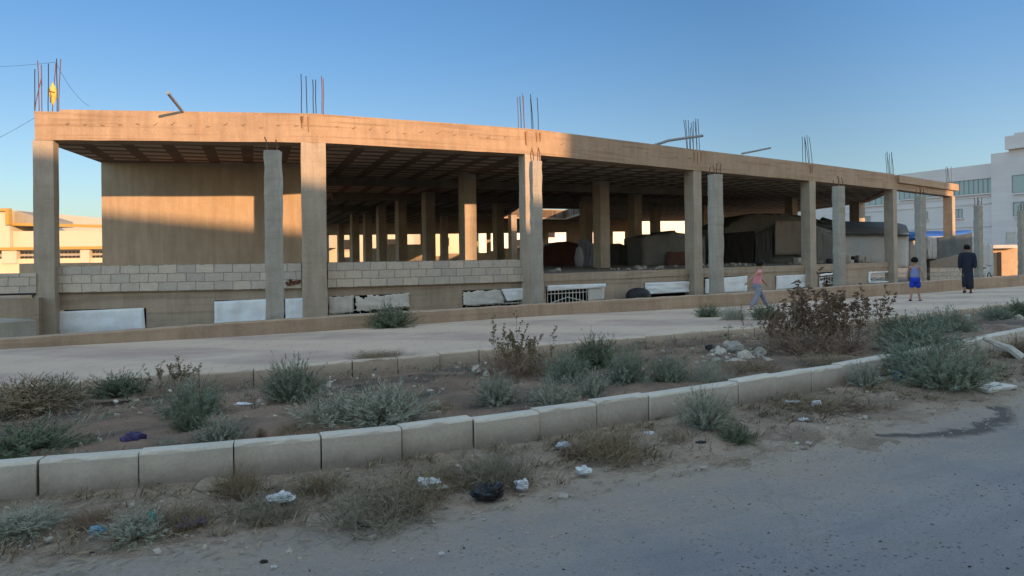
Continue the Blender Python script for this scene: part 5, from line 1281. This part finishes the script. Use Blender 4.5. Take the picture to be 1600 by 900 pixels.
def limb(mb, pts, rads, k=10):
    rings = []
    for i, (p, r0) in enumerate(zip(pts, rads)):
        d = (pts[min(i + 1, len(pts) - 1)] - pts[max(i - 1, 0)]).normalized(); a_ = d.cross(Vector((0, 1, 0))).normalized(); b_ = d.cross(a_)
        rings.append([p + (a_ * math.cos(q * 6.283 / k) + b_ * math.sin(q * 6.283 / k)) * r0 for q in range(k)])
    return mb.loft(rings)
def head_bits(t, P, mats, hairfn):
    hd = P['head']; mb = MB()
    for sx in (-1, 1):
        c = hd + Vector((sx * .054, -.004, -.004)); mb.loft([[c + Vector((sx * xx, math.cos(a) * rr, math.sin(a) * rr * 1.5)) for a in [q * 1.047 for q in range(6)]] for xx, rr in ((-.008, .009), (.004, .012), (.008, .006))])
    local(mb, 'ears', mats['skin'], t)
    mb = MB(); mb.loft([ell(hd + Vector((0, .055, .004)), .006, .006, 6), ell(hd + Vector((0, .062, -.012)), .010, .010, 6), ell(hd + Vector((0, .055, -.02)), .008, .006, 6)]); local(mb, 'nose', mats['skin'], t)
    for sx in (-1, 1):
        mb = MB(); c = hd + Vector((sx * .020, .056, .008)); mb.loft([ell(c + Vector((0, 0, -.004)), .006, .003, 6), ell(c + Vector((0, .002, 0)), .008, .004, 6), ell(c + Vector((0, 0, .004)), .006, .003, 6)]); local(mb, 'eye', hair_m, t)
    mb = MB(); c = hd + Vector((0, .054, -.030)); mb.loft([ell(c + Vector((0, 0, -.004)), .010, .003, 6), ell(c, .014, .005, 6), ell(c + Vector((0, 0, .003)), .011, .003, 6)]); local(mb, 'mouth', simple('lips', (.22, .08, .07), .05), t)
    hairfn(t, hd)
def hair_short(t, hd, k=1.0):
    mb = MB(); r_ = random.Random(3); rings = []
    for j in range(10):
        th = math.pi * .66 * j / 9; c = hd + Vector((0, -.012, .016)); rr = math.sin(th + .02)
        rings.append([c + Vector((math.cos(a * 6.283 / 18) * rr * .061 * k, math.sin(a * 6.283 / 18) * rr * .070 * k, math.cos(th) * .066 * k + (.040 * max(0, math.sin(a * 6.283 / 18)) * (j / 9) ** 1.5))) + Vector([r_.uniform(-.003, .003) for _ in range(3)]) for a in range(18)])
    mb.loft(rings); local(mb, 'hair', hair_m, t)
def person2(loc, rz, H, pose, mats, label, dress, hairfn, hk=1.0):
    global _saved
    t = thing('person', loc, label, 'person'); t.rotation_euler.z = rz; t.scale = (H, H, H)
    P = {k: Vector(v) for k, v in pose.items()}
    J = {'pelvis': (P['pelvis'], (.070, .055)), 'waist': (P['waist'], (.062, .048)), 'chest': (P['chest'], (.078, .056)), 'neckb': (P['neck'] - Vector((0, 0, .012)), .036), 'neck': (P['neck'] + Vector((0, 0, .012)), .030),
         'skull': (P['head'], (.056 * hk, .064 * hk)), 'crown': (P['head'] + Vector((0, -.005, .044)), (.044 * hk, .052 * hk))}
    E = [('pelvis', 'waist'), ('waist', 'chest'), ('chest', 'neckb'), ('neckb', 'neck'), ('neck', 'skull'), ('skull', 'crown')]
    for s_ in ('l', 'r'):
        for a, r0 in (('hip', .05), ('knee', .035), ('ankle', .022), ('toe', .019), ('shoulder', .033), ('elbow', .024), ('wrist', .017), ('palm', (.02, .012))): J[a + s_] = (P[a + s_], r0)
        E += [('pelvis', 'hip' + s_), ('hip' + s_, 'knee' + s_), ('knee' + s_, 'ankle' + s_), ('ankle' + s_, 'toe' + s_), ('chest', 'shoulder' + s_), ('shoulder' + s_, 'elbow' + s_), ('elbow' + s_, 'wrist' + s_), ('wrist' + s_, 'palm' + s_)]
        hd = (P['palm' + s_] - P['wrist' + s_]).normalized(); sd_ = hd.cross(Vector((0, 1, .2))).normalized(); fw = sd_.cross(hd).normalized()
        for f in range(4):
            b0 = P['palm' + s_] + fw * (.013 - .0085 * f); tip = b0 + hd * (.036, .042, .039, .03)[f] + sd_ * .006
            J['f%d%s' % (f, s_)] = (b0 + hd * .012, .0048); J['g%d%s' % (f, s_)] = (tip, .004); E += [('palm' + s_, 'f%d%s' % (f, s_)), ('f%d%s' % (f, s_), 'g%d%s' % (f, s_))]
        J['th' + s_] = (P['wrist' + s_].lerp(P['palm' + s_], .6) + fw * .026 + hd * .012, .005); E.append(('wrist' + s_, 'th' + s_))
    skinned('body', J, E, mats['skin'], t, Vector(loc))
    dress(t, P, mats); head_bits(t, P, mats, hairfn); return t
def sandals(t, P, m):
    for s_ in 'lr':
        a, b = P['ankle' + s_], P['toe' + s_]; f = (b - a); f.z = 0; f.normalize(); sd_ = Vector((f.y, -f.x, 0)); mb = MB(); h0 = a - f * .03; h0.z = min(a.z, b.z) - .024
        z0 = b.z - .022; za = a.z - .038
        pts = [(a - f * .03, za), (a + f * .03, (za + z0) / 2), (b, z0), (b + f * .028, z0 + .002)]
        mb.loft([[Vector((p.x, p.y, z)) + sd_ * w_ + Vector((0, 0, h)) for w_, h in ((-.026, -.006), (.026, -.006), (.026, .010), (-.026, .010))] for p, z in pts]); local(mb, 'sandal', m, t, False)
# man in a long dark robe, seen from behind
def robe(t, P, mats):
    mb = MB(); pel = P['pelvis']
    mb.loft([ell((.012, -.01, .075), .104, .078, 16, .18, 3), ell((.006, -.008, .16), .104, .080, 16, .14, 3), ell((0, -.004, .28), .102, .078, 16, .1, 3), ell((0, -.004, .40), .100, .076, 16, .06, 3), ell(pel, .100, .076, 16, .04, 3), ell(P['waist'], .096, .072, 16, .03), ell(P['chest'] - Vector((0, 0, .03)), .112, .076, 16), ell(P['chest'] + Vector((0, 0, .05)), .122, .070, 16), ell(P['chest'] + Vector((0, 0, .078)), .112, .058, 16), ell(P['neck'] - Vector((0, 0, .008)), .062, .046, 16), ell(P['neck'] + Vector((0, 0, .006)), .040, .040, 16)])
    local(mb, 'robe', mats['robe'], t, sub=1)
    for s_ in 'lr':
        mb = MB(); sh, el, wr = P['shoulder' + s_], P['elbow' + s_], P['wrist' + s_]; limb(mb, [sh.lerp(P['chest'], .2) + Vector((0, 0, .0)), sh, sh.lerp(el, .5), el, el.lerp(wr, .6), wr], [.058, .056, .050, .044, .040, .036]); local(mb, 'sleeve', mats['robe'], t, sub=1)
    for s_ in 'lr':
        mb = MB(); limb(mb, [P['knee' + s_] + Vector((0, 0, .06)), P['knee' + s_], P['ankle' + s_] + Vector((0, 0, .045))], [.05, .046, .032]); local(mb, 'trouser_leg', mats['robe'], t)
    sandals(t, P, mats['sandal'])
walk = dict(pelvis=(0, 0, .53), waist=(0, 0, .62), chest=(0, .0, .73), neck=(0, .0, .83), head=(0, .01, .905),
    hipl=(-.05, 0, .50), kneel=(-.056, -.035, .28), anklel=(-.062, -.13, .085), toel=(-.065, -.10, .035), hipr=(.05, 0, .50), kneer=(.055, .07, .27), ankler=(.06, .06, .045), toer=(.062, .13, .02),
    shoulderl=(-.098, 0, .80), elbowl=(-.128, -.02, .64), wristl=(-.125, .03, .50), palml=(-.122, .045, .465), shoulderr=(.098, 0, .80), elbowr=(.128, .0, .64), wristr=(.128, -.02, .50), palmr=(.125, -.02, .46))
navy = simple('dark_navy_cloth', (.018, .020, .034), .2, 8, .9, .3)
hair_m.node_tree.nodes['Principled BSDF'].inputs['Specular IOR Level'].default_value = .05
rp = ground_pt(1512, 458); Hm = 77 * rp.y / FOC
person2(rp, R(-28), Hm, walk, dict(skin=skin_m, robe=navy, sandal=simple('brown_sandal', (.06, .04, .03), .2)), 'man in a long dark navy robe and sandals walking away along the footpath', robe, hair_short)
# boy from behind, lilac vest and blue shorts
def shorts_vest(t, P, mats):
    mb = MB(); mb.loft([ell(P['pelvis'] + Vector((0, 0, .005)), .100, .080), ell(P['waist'] - Vector((0, 0, .01)), .096, .076), ell(P['waist'] + Vector((0, 0, .05)), .084, .060), ell(P['chest'] + Vector((0, 0, .0)), .090, .062), ell(P['chest'] + Vector((0, 0, .045)), .078, .052), ell(P['neck'] - Vector((0, 0, .02)), .055, .04), ell(P['neck'] - Vector((0, 0, .008)), .042, .036)]); local(mb, 'vest', mats['vest'], t, sub=1)
    mb = MB(); mb.loft([ell(P['pelvis'] - Vector((0, 0, .09)), .092, .078), ell(P['pelvis'] - Vector((0, 0, .05)), .102, .080), ell(P['pelvis'] + Vector((0, 0, .0)), .102, .080), ell(P['pelvis'] + Vector((0, 0, .05)), .096, .076)]); 
    for s_ in 'lr': limb(mb, [P['hip' + s_] + Vector((0, 0, .0)), P['hip' + s_].lerp(P['knee' + s_], .5), P['hip' + s_].lerp(P['knee' + s_], .88)], [.066, .062, .062])
    local(mb, 'shorts', mats['shorts'], t, sub=1); sandals(t, P, mats['sandal'])
boyp = dict(pelvis=(0, 0, .49), waist=(0, 0, .58), chest=(0, .0, .69), neck=(0, .0, .79), head=(0, .01, .885),
    hipl=(-.05, 0, .46), kneel=(-.058, .0, .26), anklel=(-.085, -.055, .055), toel=(-.10, .005, .022), hipr=(.05, 0, .46), kneer=(.065, .05, .26), ankler=(.085, .06, .045), toer=(.11, .11, .022),
    shoulderl=(-.095, 0, .76), elbowl=(-.138, .01, .63), wristl=(-.150, .03, .50), palml=(-.148, .045, .465), shoulderr=(.095, 0, .76), elbowr=(.145, -.03, .64), wristr=(.160, -.01, .51), palmr=(.160, .0, .47))
rp = ground_pt(1430, 470); Hb = 70 * rp.y / FOC
def hair_boy(t, hd):
    hair_short(t, hd, 1.22)
for k in ('head',): boyp[k] = (0, .01, .885)
person2(rp, R(-30), Hb, boyp, dict(skin=skin_c, vest=simple('lilac_vest', (.18, .20, .36), .12, 20), shorts=simple('royal_blue_shorts', (.012, .04, .38), .1, 20), sandal=simple('dark_sandal', (.03, .02, .03), .2)), 'small boy in a lilac vest and bright blue shorts walking away on the footpath', shorts_vest, hair_boy, 1.16)
# girl running to the right, pink tee and grey-blue trousers
def girl_clothes(t, P, mats):
    mb = MB(); mb.loft([ell(P['pelvis'] + Vector((0, 0, -.02)), .100, .082), ell(P['waist'] - Vector((0, 0, .02)), .094, .076), ell(P['waist'] + Vector((0, 0, .05)), .088, .066), ell(P['chest'] + Vector((0, 0, .0)), .088, .062), ell(P['chest'] + Vector((0, 0, .045)), .090, .054), ell(P['neck'] - Vector((0, 0, .02)), .055, .042), ell(P['neck'] - Vector((0, 0, .004)), .036, .034)])
    for s_ in 'lr': limb(mb, [P['shoulder' + s_].lerp(P['chest'], .25), P['shoulder' + s_], P['shoulder' + s_].lerp(P['elbow' + s_], .55)], [.04, .042, .040])
    local(mb, 'tee_shirt', mats['tee'], t, sub=1)
    mb = MB(); mb.loft([ell(P['pelvis'] - Vector((0, 0, .085)), .088, .075), ell(P['pelvis'] - Vector((0, 0, .04)), .098, .080), ell(P['pelvis'], .096, .078), ell(P['pelvis'] + Vector((0, 0, .04)), .086, .070)])
    for s_ in 'lr': limb(mb, [P['hip' + s_], P['hip' + s_].lerp(P['knee' + s_], .5), P['knee' + s_], P['knee' + s_].lerp(P['ankle' + s_], .5), P['ankle' + s_].lerp(P['knee' + s_], .08)], [.062, .060, .052, .046, .042])
    local(mb, 'trousers', mats['trousers'], t, sub=1); sandals(t, P, mats['sandal'])
girlp = dict(pelvis=(0, 0, .50), waist=(0, .015, .59), chest=(0, .04, .70), neck=(0, .055, .80), head=(0, .085, .885),
    hipl=(-.05, 0, .47), kneel=(-.052, .15, .29), anklel=(-.055, .25, .07), toel=(-.055, .32, .07), hipr=(.05, 0, .47), kneer=(.055, -.03, .25), ankler=(.055, -.18, .07), toer=(.055, -.12, .025),
    shoulderl=(-.092, .045, .77), elbowl=(-.14, .14, .65), wristl=(-.145, .26, .53), palml=(-.145, .285, .50), shoulderr=(.092, .03, .77), elbowr=(.14, -.14, .68), wristr=(.15, -.29, .56), palmr=(.15, -.32, .53))
def hair_girl(t, hd):
    hair_short(t, hd, 1.18); mb = MB(); c = hd + Vector((0, -.085, .035)); mb.loft([ell(c + Vector((0, 0, -.03)), .012, .012, 10), ell(c + Vector((0, -.004, -.02)), .03, .026, 10, .2), ell(c + Vector((0, -.006, 0)), .036, .032, 10, .2), ell(c + Vector((0, 0, .02)), .028, .026, 10, .2), ell(c + Vector((0, 0, .03)), .010, .010, 10)]); local(mb, 'hair_bun', hair_m, t)
    mb = MB(); mb.box(hd + Vector((.052, -.04, .03)), (.014, .02, .014)); local(mb, 'hair_clip', white, t, False)
rp = ground_pt(1183, 483); Hg = 81 * rp.y / FOC; rp.z -= .03 * Hg
person2(rp, R(-78), Hg, girlp, dict(skin=skin_c, tee=simple('pink_tee', (.62, .24, .27), .12, 20), trousers=simple('grey_blue_trousers', (.20, .21, .26), .12, 20), sandal=simple('dark_sandals', (.03, .02, .03), .2)), 'girl with hair bun, pink shirt and grey-blue trousers running to the right', girl_clothes, hair_girl, 1.12)
